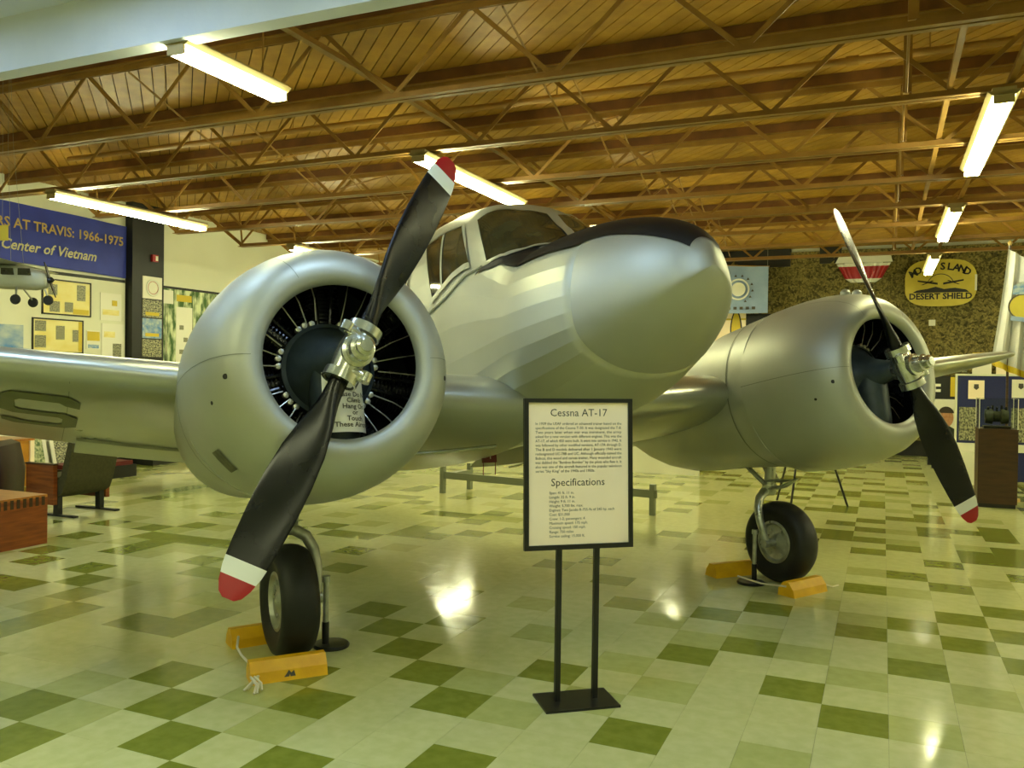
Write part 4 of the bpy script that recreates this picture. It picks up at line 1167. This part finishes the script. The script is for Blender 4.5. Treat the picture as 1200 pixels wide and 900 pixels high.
# red and white pleated bunting
bu = thing('bunting', 'red and white half-round pleated bunting on the camouflage net', 'bunting', (0, 19.39, 0))
def fan(r0, r1, sq=.62):
    mb = MB()
    g = []
    for r in (r0, r1):
        g.append([(-.42 + r * math.cos(a) * 1.05, -.02 * (k % 2), 4.04 + max(-1, r * math.sin(a)) * sq) for k, a in ((k, PI + PI * k / 36) for k in range(37))])
    return mb.loft(g, False, False, False)
fan(.02, .36).build('inner_band', M_['white_paint'], bu)
MB().quad((-.98, -.01, 4.04), (.14, -.01, 4.04), (.10, -.01, 4.2), (-.9, -.01, 4.2)).build('top_band', M_['white_paint'], bu)
bb = MB()
def bowl(z0, z1, w0, w1, mk):
    g = [[(-.42 + w * math.sin(R(-90 + 180 * k / 24)), -.04 - .012 * (k % 2), z) for k in range(25)] for z, w in ((z0, w0), (z1, w1))]
    return MB().loft(g, False, False, False).build('band', M_[mk], bu)
bowl(3.96, 4.02, .50, .53, 'white_paint'); bowl(3.70, 3.96, .36, .50, 'red_paint'); bowl(3.62, 3.70, .24, .36, 'white_paint')
# yellow Desert Shield sign
ds = thing('painted_sign', 'yellow painted sign reading Desert Shield hung on the camouflage net', 'sign', (0, 19.36, 0))
cxs, czs = 1.035, 3.56
out = []
for k in range(17): a = R(8 + 164 * k / 16); out.append((cxs + .66 * math.copysign(abs(math.cos(a)) ** .6, math.cos(a)), czs + .02 + .47 * abs(math.sin(a)) ** .75))
for k in range(17): a = R(188 + 164 * k / 16); out.append((cxs + .66 * math.copysign(abs(math.cos(a)) ** .6, math.cos(a)), czs - .05 - .42 * abs(math.sin(a)) ** .75))
MB().prism(out, 0, .03, PY).build('board', M_['yellow'], ds)
def arc_text(s_, size, rad, a0, da, cz):
    for k, ch_ in enumerate(s_):
        if ch_ == ' ': continue
        a = R(a0 - da * k)
        o = Vector((cxs + rad * math.cos(a), -.006, cz + rad * .42 * math.sin(a)))
        tilt = (a - PI / 2) * .42
        text_on(ch_, size, frame_M(o, (math.cos(tilt), 0, math.sin(tilt)), (-math.sin(tilt), 0, math.cos(tilt))), M_['black_trim'], ds, bold=.006)
arc_text('MO', .20, .52, 155, 15, 3.62)
arc_text('ISLAND', .20, .52, 100, 14, 3.62)
text_on('DESERT SHIELD', .168, BT(cxs, 3.24, -.006), M_['black_trim'], ds, bold=.006)
MB().prism([(.52, 3.37), (1.56, 3.37), (1.5, 3.42), (1.3, 3.46), (1.1, 3.44), (.95, 3.49), (.8, 3.45), (.6, 3.42)], -.008, -.002, PY).build('skyline_silhouette', M_['black_trim'], ds)
for q in (-1, 1):
    MB().prism([(cxs + q * .42, 3.60), (cxs + q * .42, 3.63), (cxs + q * .05, 3.57), (cxs + q * .05, 3.53)], -.008, -.002, PY).build('rifle_silhouette', M_['black_trim'], ds)
    MB().prism([(cxs + q * .36, 3.53), (cxs + q * .32, 3.53), (cxs + q * .12, 3.61), (cxs + q * .15, 3.62)], -.008, -.002, PY).build('rifle_silhouette', M_['black_trim'], ds)
arcs = MB()
g = [[(cxs + r * math.cos(R(15 + 150 * k / 16)), -.006, 3.50 + r * math.sin(R(15 + 150 * k / 16))) for k in range(17)] for r in (.24, .255)]
arcs.loft(g, False, False, False).build('sun_outline', M_['ink'], ds)
MB().box(cxs + .62, cxs + .66, -.002, .03, 3.4, 3.72).build('edge_strip', M_['white_paint'], ds)
t = tag(MB().box(.84, .96, 19.40, 19.44, 2.70, 2.82).build('note_card', M_['card']), 'small white card pinned to the camouflage net', 'card')
# white flag with fringe
wf = thing('white_flag', 'white ceremonial flag with round yellow emblem and gold fringe on a pole', 'flag', (1.52, 13.05, 0))
MB().tube([(0, 0, .05), (0, 0, 3.42)], .016, 12).build('pole', M_['wood_dark'], wf, True)
MB().lathe([(0, .18), (.03, .18), (.06, .05), (.1, .03)], (0, 0, 0), (0, 0, 1), 28, caps=True).build('stand', M_['gold'], wf, True, 40)
MB().lathe([(0, .02), (.04, .03), (.08, 0)], (0, 0, 3.41), (0, 0, 1), 14).build('finial', M_['gold'], wf, True)
g = []
for k in range(30):
    u = k / 29
    row = []
    for j in range(12):
        v = j / 11
        x = -.03 - .16 * (v ** 1.2) * (1 - u) + u * (.62 + .1 * v)
        row.append((x, -.05 + .05 * math.sin(u * 34 + v) * (.5 + v) - .03, 3.36 - .25 * u - 1.46 * v - .06 * math.sin(u * 3.1)))
    g.append(row)
MB().loft(g, False, False, False).build('cloth', M_['flag_white'], wf, True)
fg = [[(r[-1][0], r[-1][1] - .004, r[-1][2]), (r[-1][0] + .01, r[-1][1] - .006, r[-1][2] - .09)] for r in g]
MB().loft(fg, False, False, False).build('fringe', M_['yellow_print'], wf)
disc(.14, 2.58, 0, .15, -.17).build('emblem', M_['yellow'], wf)
disc(.14, 2.58, .15, .17, -.17).build('emblem_ring', M_['ink'], wf)
MB().prism([(.02, 2.74), (.30, 2.74), (.34, 2.86), (.18, 2.92), (.03, 2.86)], -.172, -.167, PY).build('emblem_crown', M_['photo_sky'], wf)
MB().prism([(.0, 2.40), (.30, 2.36), (.32, 2.42), (.14, 2.44), (.01, 2.46)], -.172, -.167, PY).build('emblem_scroll', M_['flag_blue'], wf)
# display boards on the right
bd = thing('display_board', 'blue fabric display board with white frame behind the glass case', 'display board', (1.07, 15.0, 0))
MB().box(0, 1.9, 0, .03, .62, 1.67).build('panel', M_['navy'], bd)
for b in ((-.03, 0, .2, 1.70), (1.9, 1.93, .2, 1.70), (0, 1.9, 1.67, 1.70)): MB().box(b[0], b[1], -.01, .04, b[2], b[3]).build('frame', M_['wall_white'], bd)
MB().box(0, 1.9, -.02, .04, .50, .62).build('lower_rail', M_['wall_white'], bd)
MB().box(.25, 1.9, 0, .03, .05, .50).build('skirt', M_['navy'], bd)
MB().box(0, .25, -.3, .03, 0, .50).build('end_block', M_['wall_white'], bd)
def sheet(x0, x1, z0, z1, mk, lb, em_=None):
    t = thing('pinned_sheet', lb, 'paper', (x0 + 1.07, 14.995, z0))
    MB().box(0, x1 - x0, -.008, 0, 0, z1 - z0).build('sheet', M_[mk], t)
    if em_: MB().prism([((x1 - x0) / 2 - .035, z1 - z0 - .12), ((x1 - x0) / 2, z1 - z0 - .15), ((x1 - x0) / 2 + .035, z1 - z0 - .12), ((x1 - x0) / 2 + .03, z1 - z0 - .06), ((x1 - x0) / 2 - .03, z1 - z0 - .06)], -.012, -.008, PY).build('crest', M_[em_], t)
sheet(.15, .37, 1.31, 1.60, 'paper', 'cream sheet with a small crest pinned to the blue board', 'ink')
sheet(.74, .98, 1.34, 1.62, 'card', 'white sheet with a dark crest pinned to the blue board', 'ink')
sheet(.03, .28, .66, 1.18, 'photo_grey', 'dark machinery photograph pinned at the lower edge of the blue board')
sheet(.74, 1.0, .66, 1.18, 'photo_grey', 'dark photograph pinned under the white crest sheet')
pp_ = thing('portrait_poster', 'portrait photograph of a smiling person on a white poster', 'poster', (.80, 17.0, .50))
MB().box(0, .48, 0, .02, 0, .75).build('sheet', M_['card'], pp_)
MB().prism([(.24 + .12 * math.cos(2 * PI * k / 24), .42 + .17 * math.sin(2 * PI * k / 24)) for k in range(24)], -.004, -.001, PY).build('face_print', M_['skin_print'], pp_)
MB().prism([(.24 + .13 * math.cos(R(10 + 160 * k / 12)), .48 + .14 * math.sin(R(10 + 160 * k / 12))) for k in range(13)], -.007, -.004, PY).build('hair_print', M_['hair_print'], pp_)
MB().prism([(.02, 0), (.46, 0), (.42, .2), (.3, .27), (.18, .27), (.06, .2)], -.004, -.001, PY).build('shirt_print', M_['green_metal'], pp_)
MB().box(.02, .46, .02, .06, -.5, .0).build('stand', M_['sign_black'], pp_)
bx = thing('exhibit_cloth', 'black cloth panel with white square mark and yellow patch', 'panel', (.78, 17.6, .55))
MB().box(0, .62, 0, .03, 0, 1.12).build('cloth', M_['black_trim'], bx)
MB().prism([(.06, .82), (.2, .82), (.2, .87), (.12, .87), (.12, .92), (.2, .92), (.2, .97), (.06, .97)], -.006, 0, PY).build('white_mark', M_['card'], bx)
MB().box(.36, .6, -.008, 0, .74, 1.1).build('yellow_patch', M_['yellow_print'], bx)
MB().box(.0, .62, .03, .06, -.55, 0).build('stand', M_['sign_black'], bx)
for k, (x0, x1, z0, z1, lb, mk) in enumerate(((1.64, 1.98, 1.72, 2.15, 'white notice in the group pinned low on the net', 'card'), (2.06, 2.5, 1.7, 2.17, 'cream notice with yellow edge pinned low on the net', 'paper'), (1.1, 1.55, 1.75, 2.0, 'dark photograph pinned low on the net beside the notices', 'photo_grey'))):
    t = thing('wall_notice', lb, 'notice', (x0, 19.375, z0))
    MB().box(0, x1 - x0, 0, .012, 0, z1 - z0).build('sheet', M_[mk], t)
    MB().box(.0, x1 - x0, -.003, 0, z1 - z0 - .03, z1 - z0).build('header', M_['yellow_print'], t)
pd = thing('display_pedestal', 'dark brown pedestal carrying a clear case with a dark machine part', 'pedestal', (1.34, 12.45, 0))
MB().box(-.22, .22, -.22, .22, .05, .98).build('body', M_['wood_dark'], pd)
MB().box(-.205, .205, -.205, .205, 0, .05).build('plinth', M_['black_trim'], pd)
MB().box(-.225, .225, -.225, .225, .98, .995).build('top', M_['wood_dark'], pd)
cs = thing('glass_case', 'clear acrylic case on the brown pedestal', 'display case', (1.34, 12.45, .995))
for b in ((-.215, -.211, -.215, .215, 0, .38), (.211, .215, -.215, .215, 0, .38), (-.211, .211, -.215, -.211, 0, .38), (-.211, .211, .211, .215, 0, .38), (-.215, .215, -.215, .215, .38, .384)):
    MB().box(*b).build('pane', M_['clear'], cs)
for x in (-.213, .213):
    for y in (-.213, .213): MB().box(x - .004, x + .004, y - .004, y + .004, 0, .384).build('edge', M_['white_paint'], cs)
rd_ = thing('machine_part', 'dark green machine part inside the clear case', 'machine part', (1.34, 12.45, .995))
MB().box(-.15, .15, -.1, .1, 0, .03).build('base', M_['black_trim'], rd_)
MB().lathe([(-.13, .05), (-.13, .09), (-.05, .1), (-.04, .07), (.04, .07), (.05, .1), (.13, .085), (.13, 0)], (0, 0, .15), (1, 0, 0), 24).build('drum', M_['green_metal'], rd_, True, 40)
for k in range(5): MB().tube([(-.1 + .05 * k, 0, .2), (-.1 + .05 * k, -.03, .27 + .02 * (k % 2))], .014, 8).build('valve', M_['engine_black'], rd_)
